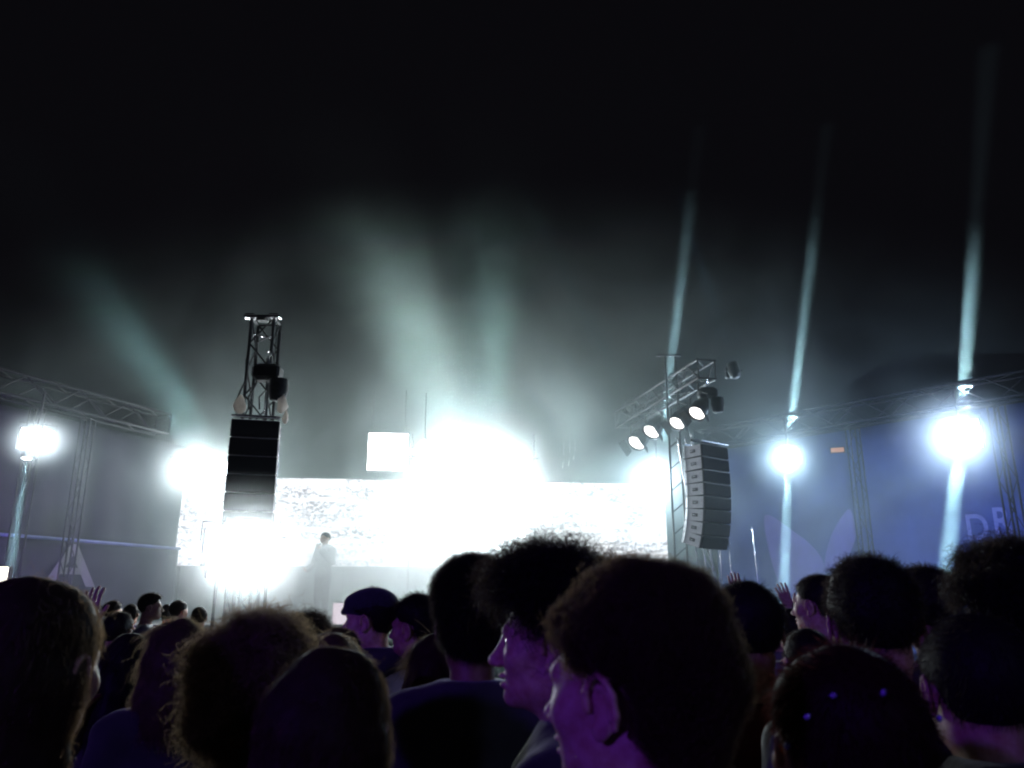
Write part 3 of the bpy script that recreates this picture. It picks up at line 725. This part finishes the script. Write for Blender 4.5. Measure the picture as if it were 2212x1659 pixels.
def hand_prims(w, d, up, side, spread=.06, curl=.35):
    """wrist point w, pointing direction d, palm normal up, thumb on side +-1: a palm and five bent fingers"""
    w, d, up = Vector(w), Vector(d).normalized(), Vector(up); up = (up - d * up.dot(d)).normalized(); s = d.cross(up).normalized() * side
    ps = []
    k = w + d * .085
    for i in range(4): ps.append((c_(tuple(w + s * (.012 - .008 * i)), tuple(k + s * (.030 - .020 * i)), .013, .0115), .012))
    for i, (L, off) in enumerate(((.072, .030), (.080, .010), (.074, -.010), (.058, -.030))):
        a = k + s * off; dd = (d + s * spread * (1.5 - i)).normalized(); b = a + dd * L * .5 + up * L * .12 * curl
        c = b + (dd * (1 - curl * .6) + up * curl).normalized() * L * .33; e = c + (dd * (1 - curl) + up * curl * 1.6).normalized() * L * .25
        ps += [(c_(tuple(a), tuple(b), .0095, .0085), .004), (c_(tuple(b), tuple(c), .0085, .0078), .003), (c_(tuple(c), tuple(e), .0078, .007), .003)]
    t0 = w + d * .025 + s * .024; t1 = t0 + (d * .6 + s * .8).normalized() * .042; t2 = t1 + (d * .85 + s * .4 + up * .2).normalized() * .032
    ps += [(c_(tuple(t0), tuple(t1), .0125, .0105), .01), (c_(tuple(t1), tuple(t2), .0105, .008), .004)]
    return ps, (w + d * .08)

POSES = {
    'down': {s: ((s * .24, -.05, 1.12), (s * .25, .07, .89), (0, .25, -1), (-s, .1, 0)) for s in (-1, 1)},
    'up': {s: ((s * .30, .12, 1.46), (s * .16, .16, 1.72), (-s * .25, .05, 1), (0, 1, 0)) for s in (-1, 1)},
    'one_up': {1: ((.33, .06, 1.50), (.26, .10, 1.76), (-.05, .1, 1), (0, 1, 0)), -1: ((-.24, -.05, 1.12), (-.25, .07, .89), (0, .25, -1), (1, .1, 0))},
    'mic': {-1: ((-.27, .05, 1.17), (-.10, .20, 1.40), (.55, .1, .6), (0, .6, -.2)), 1: ((.28, -.02, 1.13), (.24, .20, 1.02), (-.1, .9, .1), (-.6, 0, .3))},
}
def arm_prims(pose, grow=0.0, upto=1.0):
    ps = []
    for s in (-1, 1):
        el, wr, _, _ = POSES[pose][s]; sh = (s * .185, -.03, 1.385)
        ps.append(c_(sh, el, .052 + grow, .040 + grow))
        if upto > .5:
            e2 = tuple(Vector(el).lerp(Vector(wr), (upto - .5) * 2)); ps.append((c_(el, e2, .040 + grow, .030 + grow * (1.2 if upto < 1 else .6)), .02))
    return ps
def torso_prims(g=0.0):
    return [e_((0, -.02, 1.27), (.165 + g, .112 + g, .20 + g)), e_((0, -.012, 1.05), (.145 + g, .10 + g, .20 + g)), e_((0, -.015, .93), (.165 + g, .115 + g, .13 + g)),
            c_((-.145, -.03, 1.385), (.145, -.03, 1.385), .056 + g)] + [c_((s * .025, -.04, 1.452), (s * .15, -.035, 1.40), .042 + g, .048 + g) for s in (-1, 1)]
def leg_prims(g=0.0, foot=True):
    ps = []
    for s in (-1, 1):
        ps += [c_((s * .085, -.01, .90), (s * .095, 0, .50), .088 + g, .058 + g), c_((s * .095, 0, .50), (s * .10, -.025, .08), .056 + g, .040 + g)]
        if foot: ps += [c_((s * .10, -.03, .045), (s * .115, .13, .035), .040, .034)]
    return ps

CACHE = {}
def body_mesh(key, pose, hh, female):
    k = ('body', pose, hh, female)
    if k in CACHE: return CACHE[k]
    Vh, Fh = surface_nets(head_sdf(female), (-.115, -.135, -.232), (.115, .14, .13), hh); Vh[:, 2] += HZ
    bp = [c_((0, -.022, HZ - .10), (0, -.040, HZ - .24), .054, .060)] + torso_prims() + arm_prims(pose) + leg_prims(0, True)
    Vb, Fb = surface_nets(union(bp, .05), (-.42, -.22, -.01), (.42, .30, HZ - .15), .016)
    Vs, Fs, n = [Vh, Vb], [Fh, Fb + len(Vh)], len(Vh) + len(Vb)
    for s in (-1, 1):
        el, wr, d, up = POSES[pose][s]; hp, c = hand_prims(wr, d, up, -s if pose != 'down' else -s)
        hp = [(c_(tuple(Vector(el).lerp(Vector(wr), .8)), wr, .031, .028), .01)] + hp
        Vq, Fq = surface_nets(union(hp, .01), tuple(c - Vector((.15,) * 3)), tuple(c + Vector((.15,) * 3)), .0055)
        Vs.append(Vq); Fs.append(Fq + n); n += len(Vq)
    CACHE[k] = mesh_np('person_body', np.concatenate(Vs), np.concatenate(Fs), M['skin']); return CACHE[k]
def shirt_mesh(kind, pose):
    k = ('shirt', kind, pose)
    if k in CACHE: return CACHE[k]
    g = .014 if kind == 'tee' else .026
    ps = torso_prims(g) + arm_prims(pose, g, .45 if kind == 'tee' else .97)
    top = 1.478
    if kind == 'jacket': ps += [(c_((0, -.042, 1.43), (0, -.038, 1.50), .078, .068), .03)]; top = 1.508
    if kind == 'hood': ps += [(e_((0, -.115, 1.465), (.12, .075, .06)), .05), (c_((0, -.040, 1.43), (0, -.04, 1.475), .085, .08), .03)]; top = 1.53
    fn = union(ps, .05)
    def f(X, Y, Z):
        d = fn(X, Y, Z); fold = .004 * np.sin(X * 31 + Z * 17 + 2 * np.sin(Y * 23)) * np.sin(Z * 26 + X * 9)
        return np.maximum(np.maximum(d + fold, Z - top - (.10 * Y if kind == 'tee' else 0)), .86 - Z)
    V, F = surface_nets(f, (-.46, -.26, .84), (.46, .34, 1.84 if pose != 'down' else 1.60), .012)
    CACHE[k] = mesh_np('shirt', V, F, M['tee_black']); return CACHE[k]
def trousers_mesh():
    if 'tr' in CACHE: return CACHE['tr']
    fn = union([e_((0, -.015, .93), (.176, .125, .13))] + leg_prims(.014, False), .05)
    V, F = surface_nets(lambda X, Y, Z: np.maximum(np.maximum(fn(X, Y, Z) + .003 * np.sin(X * 40 + Z * 30), .06 - Z), Z - .98), (-.24, -.2, .04), (.24, .2, 1.0), .014)
    CACHE['tr'] = mesh_np('trousers', V, F, M['denim']); return CACHE['tr']
def shoes_mesh():
    if 'sh' in CACHE: return CACHE['sh']
    ps = []
    for s in (-1, 1): ps.append(c_((s * .10, -.035, .052), (s * .116, .14, .045), .050, .043))
    fn = union(ps, .001)
    V, F = surface_nets(lambda X, Y, Z: np.maximum(fn(X, Y, Z), .004 - Z), (-.2, -.12, -.01), (.2, .22, .13), .01)
    CACHE['sh'] = mesh_np('shoes', V, F, M['shoe']); return CACHE['sh']

# ---- hair: a solid mass in the shape of the cut, covered with thousands of thin strands
def hairline(X, Y, Z, low=-.085):
    """positive over the face and below the nape"""
    zz = np.array([-.30, -.10, -.075, -.04, .012, .028, .045, .07, .082, .30]); yy = np.array([-.065, -.065, -.060, -.050, -.038, .032, .048, .068, .087, .30])
    if low < -.2: yy[:5] = .015
    ym = np.interp(Z.ravel(), zz, yy).reshape(Z.shape).astype(np.float32)
    return np.maximum(Y - ym, low - Z)
STYLES = {
    # core shapes (added to the skull), hairline low edge, count, length, width(mm), curl radius, curl turns, lift (0 flat .. 1 upright), gravity, roughness of the outline
    'short': dict(core=[e_((0, -.020, .032), (.084, .106, .092))], low=-.082, n=5000, L=.022, w=.0016, cr=.001, ct=1, lift=.35, grav=.2, amp=.003),
    'crop': dict(core=[e_((0, -.018, .032), (.082, .104, .090)), e_((0, .0, .07), (.075, .090, .062))], low=-.070, n=5000, L=.022, w=.0016, cr=.003, ct=1.5, lift=.6, grav=0, amp=.004),
    'curly': dict(core=[e_((0, -.030, .036), (.098, .118, .098)), e_((0, .045, .075), (.078, .055, .045)), e_((0, -.075, -.03), (.080, .060, .072))], low=-.098, n=11000, L=.045, w=.0018, cr=.010, ct=2.2, lift=.6, grav=.25, amp=.016),
    'curls': dict(core=[e_((0, -.018, .042), (.086, .106, .096)), (e_((0, .062, .058), (.060, .040, .035)), .02), e_((0, -.060, -.02), (.070, .053, .064))], low=-.092, n=15000, L=.019, w=.0014, cr=.008, ct=2.0, lift=.55, grav=.15, amp=.008),
    'fringe': dict(core=[e_((0, -.018, .034), (.084, .106, .090)), e_((0, .0, .07), (.078, .092, .062)), (e_((0, .085, .062), (.056, .040, .030)), .02), e_((0, -.06, -.03), (.07, .052, .06))], low=-.085, n=6500, L=.022, w=.0015, cr=.003, ct=1.5, lift=.35, grav=.2, amp=.004),
    'high': dict(core=[e_((0, -.018, .05), (.092, .108, .105)), e_((0, .0, .10), (.094, .104, .062)), e_((0, -.06, -.03), (.072, .058, .06))], low=-.11, n=11000, L=.024, w=.0013, cr=.006, ct=2.5, lift=.8, grav=0, amp=.006),
    'mop': dict(core=[e_((0, -.015, .045), (.097, .112, .098)), e_((0, .040, .090), (.085, .070, .050)), e_((0, -.07, -.02), (.08, .06, .06))], low=-.085, n=9000, L=.060, w=.0016, cr=.012, ct=1.8, lift=.8, grav=.2, amp=.011),
    'long': dict(core=[e_((0, -.022, .034), (.090, .108, .094)), c_((0, -.06, -.02), (0, -.105, -.25), .085, .095), c_((.05, -.03, -.03), (.06, -.06, -.24), .048, .05), c_((-.05, -.03, -.03), (-.06, -.06, -.24), .048, .05)], low=-.32, n=9000, L=.10, w=.0016, cr=.003, ct=1.0, lift=.10, grav=1.2, amp=.003),
    'wavy': dict(core=[e_((0, -.024, .036), (.096, .114, .096)), c_((0, -.06, -.02), (0, -.09, -.17), .095, .105), c_((.06, -.03, -.03), (.075, -.05, -.16), .050, .055), c_((-.06, -.03, -.03), (-.075, -.05, -.16), .050, .055)], low=-.24, n=10000, L=.08, w=.0016, cr=.008, ct=1.8, lift=.22, grav=.9, amp=.009),
    'bob': dict(core=[e_((0, -.022, .034), (.090, .110, .094)), c_((0, -.06, -.02), (0, -.085, -.15), .085, .085), c_((.05, -.03, -.03), (.058, -.045, -.13), .048, .05), c_((-.05, -.03, -.03), (-.058, -.045, -.13), .048, .05)], low=-.21, n=12000, L=.040, w=.0013, cr=.004, ct=1.2, lift=.16, grav=.8, amp=.005),
    'bun': dict(core=[e_((0, -.020, .032), (.084, .106, .092)), (e_((0, -.085, .085), (.045, .045, .042)), .012)], low=-.082, n=6000, L=.04, w=.0014, cr=.002, ct=1, lift=.15, grav=.3, amp=.002),
    'sleek': dict(core=[e_((0, -.020, .032), (.084, .106, .091)), c_((0, -.05, -.02), (0, -.085, -.22), .075, .075)], low=-.30, n=7000, L=.09, w=.0014, cr=.0015, ct=1, lift=.04, grav=1.2, amp=.001),
    'ponytail': dict(core=[e_((0, -.020, .032), (.084, .106, .091)), (c_((0, -.135, .03), (0, -.17, -.06), .03, .034), .03), (c_((0, -.17, -.06), (0, -.15, -.26), .034, .018), .02)], low=-.30, n=6000, L=.08, w=.0014, cr=.002, ct=1, lift=.08, grav=1.0, amp=.002),
}
def hair_mesh(style, seed, far=False, near=False):
    k = ('hair', style, seed, far, near)
    if k in CACHE: return CACHE[k]
    st = STYLES[style]; rng = np.random.default_rng(seed); base = union([e_((0, -.016, .026), (.081, .103, .094))] + st['core'], .03)
    ph = rng.uniform(0, 6, 6); A = st['amp']
    open_ = style in ('long', 'wavy', 'sleek', 'ponytail')
    def f(X, Y, Z):
        d = base(X, Y, Z) + A * (np.sin(X * 55 + ph[0]) * np.sin(Y * 61 + ph[1]) + np.sin(Z * 58 + ph[2] + X * 20) + .6 * np.sin(Y * 120 + ph[3]) * np.sin(Z * 130 + ph[4]) * np.sin(X * 110 + ph[5])) * .5
        return np.maximum(d, hairline(X, Y, Z, st['low']) - .004)
    V, F = surface_nets(f, (-.17, -.24, st['low'] - .03), (.17, .15, .20), .009 if far else .0055)
    # strands rooted on the mass
    tri = np.concatenate([F[:, [0, 1, 2]], F[:, [0, 2, 3]]]); a, b, c = V[tri[:, 0]], V[tri[:, 1]], V[tri[:, 2]]
    nn = np.cross(b - a, c - a); ar = np.linalg.norm(nn, axis=1); nn /= ar[:, None] + 1e-9
    N = int(st['n'] * (.14 if far else (1.35 if near else .8))); T = 4 if far else 7
    w = ar.copy(); w[(nn[:, 1] > .6) & (a[:, 1] > -.04) & (a[:, 2] < .07)] *= .001; w[nn[:, 2] < -.8] *= .05      # few strands out of the cut face edge
    pick = rng.choice(len(tri), N, p=w / w.sum()); u = rng.random((N, 2)); u[u.sum(1) > 1] = 1 - u[u.sum(1) > 1]
    P = a[pick] + (b - a)[pick] * u[:, :1] + (c - a)[pick] * u[:, 1:]; n0 = nn[pick]
    P = P - n0 * .004
    crown = np.array([0, -.06, .12]); out = P - crown; comb = out - n0 * (out * n0).sum(1, keepdims=True); comb /= np.linalg.norm(comb, axis=1, keepdims=True) + 1e-6
    grv = np.zeros_like(n0); grv[:, 2] = -1
    rnd = rng.normal(size=(N, 3))
    d = n0 * st['lift'] + comb * (1 - st['lift']) + rnd * (.25 if st['lift'] > .3 else .035)
    d /= np.linalg.norm(d, axis=1, keepdims=True)
    fly = rng.random(N) < .10; d[fly] = n0[fly] * .55 + comb[fly] * .6 + rnd[fly] * .3
    d /= np.linalg.norm(d, axis=1, keepdims=True)
    L = st['L'] * rng.uniform(.45, 1.25, N) * (1 + .6 * (rng.random(N) < .03)); L[fly] = np.minimum(L[fly], rng.uniform(.008, .03, N)[fly])
    pts = [P]; step = (L / (T - 1))[:, None]; ax1 = np.cross(d, rnd); ax1 /= np.linalg.norm(ax1, axis=1, keepdims=True) + 1e-6; ax2 = np.cross(d, ax1)
    phs = rng.uniform(0, 6.28, N); cr = st['cr'] * rng.uniform(.5, 1.4, N); cur = P.copy(); dd = d.copy()
    for i in range(1, T):
        t = i / (T - 1); dd = dd + grv * st['grav'] * .22
        if open_: dd = dd - n0 * (dd * n0).sum(1, keepdims=True) * (.5)
        dd /= np.linalg.norm(dd, axis=1, keepdims=True); cur = cur + dd * step
        th = phs + st['ct'] * 6.283 * t; r = (cr * min(1, t * 2))[:, None]
        pts.append(cur + ax1 * np.cos(th)[:, None] * r + ax2 * np.sin(th)[:, None] * r)
    pts = np.stack(pts, 1)                                            # N,T,3
    tan = np.gradient(pts, axis=1); wv = np.cross(tan, rng.normal(size=(N, 1, 3))); wv /= np.linalg.norm(wv, axis=2, keepdims=True) + 1e-9
    ww = st['w'] * (2.2 if far else 1) * np.linspace(1, .35, T)[None, :, None] * rng.uniform(.6, 1.2, (N, 1, 1)) * .5
    SV = np.stack([pts - wv * ww, pts + wv * ww], 2).reshape(-1, 3)
    base_i = (np.arange(N) * T * 2)[:, None] + (np.arange(T - 1) * 2)[None, :]; base_i = base_i.reshape(-1)
    SF = np.stack([base_i, base_i + 1, base_i + 3, base_i + 2], 1) + len(V)
    CACHE[k] = mesh_np('hair_' + style, np.concatenate([V, SV]), np.concatenate([F, SF]), M['hair_black']); return CACHE[k]

def slot(o, m):
    o.material_slots[0].link = 'OBJECT'; o.material_slots[0].material = m; return o

def eye_mesh():
    if 'eye' not in CACHE:
        b = MB(); prof = [(0.0125 * math.sin(a), -.0125 * math.cos(a)) for a in [i * math.pi / 10 for i in range(11)]]
        b.lathe(prof, 14, Matrix.Rotation(R(-90), 4, 'X')); me = bpy.data.meshes.new('eye'); me.from_pydata([tuple(v) for v in b.V], [], b.F)
        me.materials.append(M['eye']); me.materials.append(M['iris'])
        for p in me.polygons:
            p.use_smooth = True
            if p.center.y > .0085: p.material_index = 1
        CACHE['eye'] = me
    return CACHE['eye']

def person(q, Y, heading, label, style='short', hair='hair_black', skin='skin', shirt='tee', cloth='tee_black', pose='down', female=False, lod=1, seed=1, hair_h=.0, group='crowd', scale=None, tilt=0, where=None, eyes=None, wide=1.0, cap=False):
    top = 1.75 + {'short': .01, 'crop': .015, 'curly': .035, 'curls': .045, 'fringe': .015, 'bob': .014, 'high': .065, 'mop': .055, 'long': .012, 'wavy': .022, 'bun': .012, 'sleek': .010, 'ponytail': .010}[style]
    p = at(q[0], q[1], Y); s = scale or p.z / top
    loc = (p.x, p.y, where if where is not None else 0)
    o = link('person', body_mesh(0, pose, {2: .0026, 1: .0042, 0: .0075}[lod], female), None, loc, (0, 0, R(heading)))
    o.scale = (s * wide, s * wide, s); tag(o, label, 'person', group); slot(o, M[skin])
    slot(link('shirt', shirt_mesh(shirt, pose), o), M[cloth])
    link('trousers', trousers_mesh(), o); link('shoes', shoes_mesh(), o)
    if style:
        h = link('hair', hair_mesh(style, seed, lod == 0, lod == 2), o, (0, 0, HZ)); slot(h, M[hair])
    if eyes or (eyes is None and lod > 0 and abs(heading) > 35):
        for sx in (-1, 1): link('eye', eye_mesh(), o, (sx * .031, .0775, HZ - .004))
    if cap:      # a soft flat cap with a short brim
        f0 = union([e_((0, -.018, .050), (.088, .110, .082)), e_((0, .012, .070), (.082, .104, .052)), (c_((-.035, .082, .046), (.035, .082, .046), .016), .03), (c_((-.026, .112, .030), (.026, .112, .030), .009), .03)], .025)
        V, F = surface_nets(lambda X, Yy, Z: np.maximum(f0(X, Yy, Z), .016 + .25 * np.maximum(Yy * 0, .0) - .12 * (-Yy) * (Yy < 0) - Z), (-.12, -.16, -.02), (.12, .15, .16), .005)
        link('cap', mesh_np('cap', V, F, M['cap']), o, (0, 0, HZ))
    return o

# --- nearest row
I_ = person((1358, 1197), .98, 53, 'young man with thick curly hair and violet-lit cheek, largest head in the middle', 'curls', 'hair_brown', 'skin', 'tee', 'tee_blue', lod=2, seed=11, eyes=True)
person((95, 1258), 1.22, -12, 'woman with smooth brown hair, large dark head in the corner below the pale letter A', 'bob', 'hair_brown', 'skin', 'tee', 'tee_black', female=True, lod=2, seed=3)
person((722, 1410), 1.22, -8, 'woman with smooth dark hair directly in front of the light-haired curly head', 'bob', 'hair_brown', 'skin', 'tee', 'tee_black', female=True, lod=2, seed=5)
person((560, 1338), 1.55, 8, 'person with light brown curly hair below the low dazzling light cluster', 'curly', 'hair_light', 'skin', 'tee', 'tee_blue', female=True, lod=2, seed=6)
O_ = person((1800, 1408), 1.05, 12, 'person with short dark red hair dotted with violet glitter, low in front', 'short', 'hair_red', 'skin', 'tee', 'tee_black', female=True, lod=2, seed=8)
person((2085, 1338), 1.45, -5, 'dark-haired person in front of the curly head at the picture edge', 'short', 'hair_black', 'skin2', 'hood', 'tee_black', lod=1, seed=9)
person((1200, 1182), 1.50, 78, 'man in profile with tousled curls falling over his forehead', 'mop', 'hair_black', 'skin', 'jacket', 'tee_black', lod=2, seed=12, eyes=True)
L_ = person((1872, 1216), 1.78, -14, 'person with short thick dark hair wearing a silver earring', 'crop', 'hair_black', 'skin2', 'tee', 'tee_grey', lod=1, seed=13)
person((2170, 1178), 1.70, 6, 'person with big curly hair at the picture edge before the printed letters', 'curly', 'hair_black', 'skin2', 'tee', 'tee_black', lod=1, seed=14)
person((1022, 1200), 2.15, 6, 'tall man with high dense hair and a raised collar', 'high', 'hair_black', 'skin3', 'jacket', 'jacket', lod=2, seed=15)
person((1603, 1262), 2.2, 5, 'dark-haired man just behind the young man with the violet-lit cheek', 'short', 'hair_black', 'skin2', 'tee', 'tee_red', lod=1, seed=16)
# --- second rows
person((802, 1276), 3.5, 80, 'man in a dark flat cap seen in profile', 'short', 'hair_black', 'skin', 'hood', 'tee_black', lod=1, seed=17, cap=True)
person((900, 1290), 3.4, 66, 'man with short curly hair and white shirt behind the tall man', 'crop', 'hair_black', 'skin2', 'tee', 'tee_white', lod=1, seed=18)
person((942, 1375), 2.55, 4, 'long-haired head below the man in the white shirt', 'long', 'hair_brown', 'skin', 'tee', 'tee_black', female=True, lod=1, seed=19)
person((713, 1370), 2.1, 20, 'person with brown hair in a bun, beside the light brown curly hair', 'bun', 'hair_light', 'skin', 'tee', 'tee_grey', female=True, lod=1, seed=20)
person((735, 1362), 3.0, -10, 'brown-haired head just below the glowing white box', 'short', 'hair_brown', 'skin', 'tee', 'tee_black', lod=1, seed=21)
person((668, 1325), 4.2, 0, 'person with frizzy dark hair beside the glowing white box', 'mop', 'hair_black', 'skin2', 'tee', 'tee_black', lod=1, seed=22)
person((390, 1337), 2.8, 25, 'person with violet-lit brown hair beside the light beam', 'wavy', 'hair_light', 'skin', 'tee', 'tee_black', female=True, lod=1, seed=23)
person((286, 1372), 3.4, 0, 'person with long black hair below the small round head', 'long', 'hair_black', 'skin', 'tee', 'tee_black', female=True, lod=1, seed=24)
person((260, 1325), 5.2, 0, 'small round dark head above the long black hair', 'crop', 'hair_black', 'skin2', 'tee', 'tee_grey', lod=0, seed=25)
person((1760, 1245), 3.7, 42, 'young man with short hair and pale violet shirt beside the earring wearer', 'short', 'hair_black', 'skin', 'tee', 'tee_white', lod=1, seed=26)
person((1738, 1362), 3.0, 5, 'dark head in front of the pale violet shirt', 'short', 'hair_black', 'skin', 'tee', 'tee_black', lod=1, seed=27)
person((1990, 1232), 2.7, 0, 'dark head between the earring wearer and the curly head at the edge', 'crop', 'hair_black', 'skin2', 'tee', 'tee_black', lod=1, seed=28)
person((1708, 1318), 4.6, 0, 'dark head below the raised clapping hands', 'short', 'hair_black', 'skin', 'tee', 'tee_grey', lod=0, seed=29)
# --- raised hands
person((1668, 1322), 5.0, 0, scale=.96, label='person clapping with both hands raised, behind the dark-haired man', style='short', hair='hair_black', skin='skin', shirt='tee', cloth='tee_grey', pose='up', lod=0, seed=30)
person((1518, 1318), 5.4, 0, scale=.98, label='person raising one bare arm before the steel cables', style='short', hair='hair_black', skin='skin', shirt='tee', cloth='tee_black', pose='one_up', lod=0, seed=31)
person((33, 1345), 3.2, 0, scale=.908, label='person raising one hand, mostly hidden behind the smooth-haired woman in the corner', style='short', hair='hair_black', skin='skin2', shirt='tee', cloth='tee_red', pose='one_up', lod=0, seed=32)
# --- far heads near the stage
far = [((206, 1303), 9.5, -30, 'short', 'tee_black', 'first far head lit violet, nearest the corner woman'), ((247, 1299), 9.7, -35, 'crop', 'tee_white', 'second far head lit violet, next to the tall man looking sideways'),
       ((285, 1306), 9.6, 10, 'short', 'tee_grey', 'far dark head between the violet-lit head and the tall man'), ((329, 1283), 8.2, -70, 'crop', 'tee_grey', 'tall far man looking sideways toward the stage'),
       ((367, 1305), 9.8, 0, 'bun', 'tee_white', 'far pale blue-lit head beside the tall man'), ((389, 1298), 9.4, -25, 'short', 'tee_blue', 'far head in a blue shirt next to the light beam'),
       ((158, 1306), 9.9, -20, 'crop', 'tee_blue', 'far head peeping above the corner woman, below the pale letter A'), ((432, 1312), 9.2, 15, 'short', 'tee_white', 'far head just under the low dazzling light cluster'),
       ((1640, 1318), 8.5, 0, 'short', 'tee_grey', 'far head near the clapping hands, toward the steel cables'), ((1728, 1300), 9.0, 10, 'crop', 'tee_white', 'far head between clapping hands and pale violet shirt')]
for i, (q, Y, hd, stl, cl, lb) in enumerate(far):
    person(q, Y, hd, lb, stl, 'hair_black', ('skin', 'skin2')[i % 2], 'tee', cl, lod=0, seed=40 + i % 3, group='people near the stage front', eyes=False)
# --- performer
PF = person((703, 1146), 16.9, 150, 'singer standing on the stage in front of the white screen', 'short', 'hair_black', 'skin2', 'hood', 'tee_grey', pose='mic', lod=0, seed=33, group='performer', scale=1.03, where=DECK)
wr = POSES['mic'][-1][1]; mp = PF.matrix_basis @ Vector((wr[0] + .05, wr[1] + .03, wr[2] + .09))
mc = empty('microphone', mp, 'microphone in the hand of the singer on stage', 'microphone'); mc.rotation_euler = (R(50), 0, R(150))
b = MB(); b.lathe([(0, -.11), (.011, -.11), (.015, .03), (.014, .045)], 12); b.build('handle', M['black'], mc, True)
b = MB(); b.lathe([(.016, .045), (.024, .06), (.025, .075), (.018, .092), (0, .098)], 12); b.build('grille_ball', M['steel'], mc, True)
# --- jewellery and clips
def child_at(o, name, mb, m, loc): c = mb.build(name, m, o, True); c.location = loc; return c
b = MB(); b.tube([(.0, .013 * math.cos(a), .013 * math.sin(a)) for a in [i * math.pi / 8 for i in range(16)]] + [(0, .013, 0)], .0045, 8)
child_at(L_, 'earring', b, M['gem'], (.092, -.004, HZ - .064))
for k, (x, y, z) in enumerate(((-.060, -.085, .070), (-.078, -.06, .045), (-.088, -.03, .01), (.055, -.10, .045), (-.02, -.115, .075), (-.03, -.13, -.03), (-.05, -.12, -.09))):
    b = MB(); b.box((0, 0, 0), (.009, .008, .007), bev=.003); c = child_at(O_, 'glitter', b, M['gem_violet'], (x * 1.13, y * 1.12, HZ + z * 1.08)); c.rotation_euler = (k * .7, k * .5, math.atan2(-x, y) + k * .4)
# ------------------------------------------------------------------ haze over the field and machine smoke round the stage, with puffs added for lamp glare
def air(name, b, density, g, color, label, plume=None, drift=True):
    o = b.build(name, bpy.data.materials.new(name + '_air'), None)
    hm = o.data.materials[0]; hm.use_nodes = True; nt = hm.node_tree; nt.nodes.remove(nt.nodes['Principled BSDF'])
    pv = nt.nodes.new('ShaderNodeVolumePrincipled'); pv.inputs['Color'].default_value = (*color, 1); pv.inputs['Density'].default_value = density; pv.inputs['Anisotropy'].default_value = g
    nt.links.new(pv.outputs[0], nt.nodes['Material Output'].inputs['Volume'])
    if plume:
        (cx, cy_, cz), (rx, ry, rz) = plume; N = nt.nodes.new; L = nt.links.new
        tc = N('ShaderNodeTexCoord'); mp = N('ShaderNodeMapping'); mp.vector_type = 'POINT'
        mp.inputs['Location'].default_value = (-cx / rx, -cy_ / ry, -cz / rz); mp.inputs['Scale'].default_value = (1 / rx, 1 / ry, 1 / rz)
        L(tc.outputs['Object'], mp.inputs['Vector'])
        ln = N('ShaderNodeVectorMath'); ln.operation = 'LENGTH'; L(mp.outputs[0], ln.inputs[0])
        mr = N('ShaderNodeMapRange'); mr.interpolation_type = 'SMOOTHSTEP'; mr.inputs['From Min'].default_value = 1.0; mr.inputs['From Max'].default_value = .05; mr.inputs['To Min'].default_value = 0; mr.inputs['To Max'].default_value = 1
        L(ln.outputs['Value'], mr.inputs['Value'])
        if not drift:
            c = N('ShaderNodeMath'); c.operation = 'MULTIPLY'; c.inputs[1].default_value = density; L(mr.outputs[0], c.inputs[0]); L(c.outputs[0], pv.inputs['Density'])
            return tag(o, label, None, kind='stuff')
        n = N('ShaderNodeTexNoise'); n.inputs['Scale'].default_value = .33; n.inputs['Detail'].default_value = 3; n.inputs['Distortion'].default_value = .6; L(tc.outputs['Object'], n.inputs['Vector'])
        m2 = N('ShaderNodeMapRange'); m2.inputs['From Min'].default_value = .36; m2.inputs['From Max'].default_value = .68; m2.inputs['To Min'].default_value = .22; m2.inputs['To Max'].default_value = 2.4; L(n.outputs['Fac'], m2.inputs['Value'])
        a = N('ShaderNodeMath'); a.operation = 'MULTIPLY'; L(mr.outputs[0], a.inputs[0]); L(m2.outputs[0], a.inputs[1])
        c = N('ShaderNodeMath'); c.operation = 'MULTIPLY'; c.inputs[1].default_value = density; L(a.outputs[0], c.inputs[0])
        L(c.outputs[0], pv.inputs['Density'])
    return tag(o, label, None, kind='stuff')
air('haze', MB().box((0, 14, 6.5), (60, 50, 15.0)), HAZE_DENSITY, HAZE_G, (.93, .97, .97), 'thin smoky haze filling the air around stage and crowd')
air('stage_smoke', MB().box((0, 17.7, 6.1), (40, 12.2, 12.0)), SMOKE_DENSITY, SMOKE_G, (.82, .97, .95), 'pale machine smoke drifting over the stage and lit by the lamps', ((0, 17.6, 3.2), (20, 6.0, 8.3)))
for k, (q, Y, rad, dens, lab) in enumerate((((1025, 1075), 18.0, (2.6, 1.8, 2.6), .42, 'white smoke added for the blown-out glare round the central light wall'), ((520, 1195), 11.3, (1.35, 1.0, 1.25), .45, 'white smoke added for the glare round the low blinder cluster'), ((760, 1275), 15.7, (4.4, 1.7, 2.0), .65, 'low smoke lying on the stage floor round the singer'),
  ((78, 950), 15.0, (.85, .8, .65), .40, 'smoke added for the glow round the flood lamp over the grey scrim'), ((1420, 1035), 18.3, (1.4, 1.1, 1.4), .26, 'smoke added for the glow round the flood lamp at the screen corner'), ((1703, 988), 18.0, (1.0, .9, 1.0), .28, 'smoke added for the glow round the flood lamp before the slim post'), ((2085, 942), 15.1, (1.7, 1.2, 1.3), .26, 'smoke added for the glow round the largest flood lamp'), ((438, 1015), 18.9, (2.2, 1.1, 1.4), .28, 'smoke added for the glow round the three corner blinders'))):  # puffs at the lamps are added to imitate bloom
    c = at(*q, Y); air('smoke_glare_puff', MB().box((c.x, c.y, max(c.z, rad[2] * .45 + .1)), (rad[0] * 2, rad[1] * 2, rad[2] * 2 if c.z > rad[2] else rad[2] * .9)), dens, .2, (.95, .99, 1), lab, (tuple(c), rad), False)
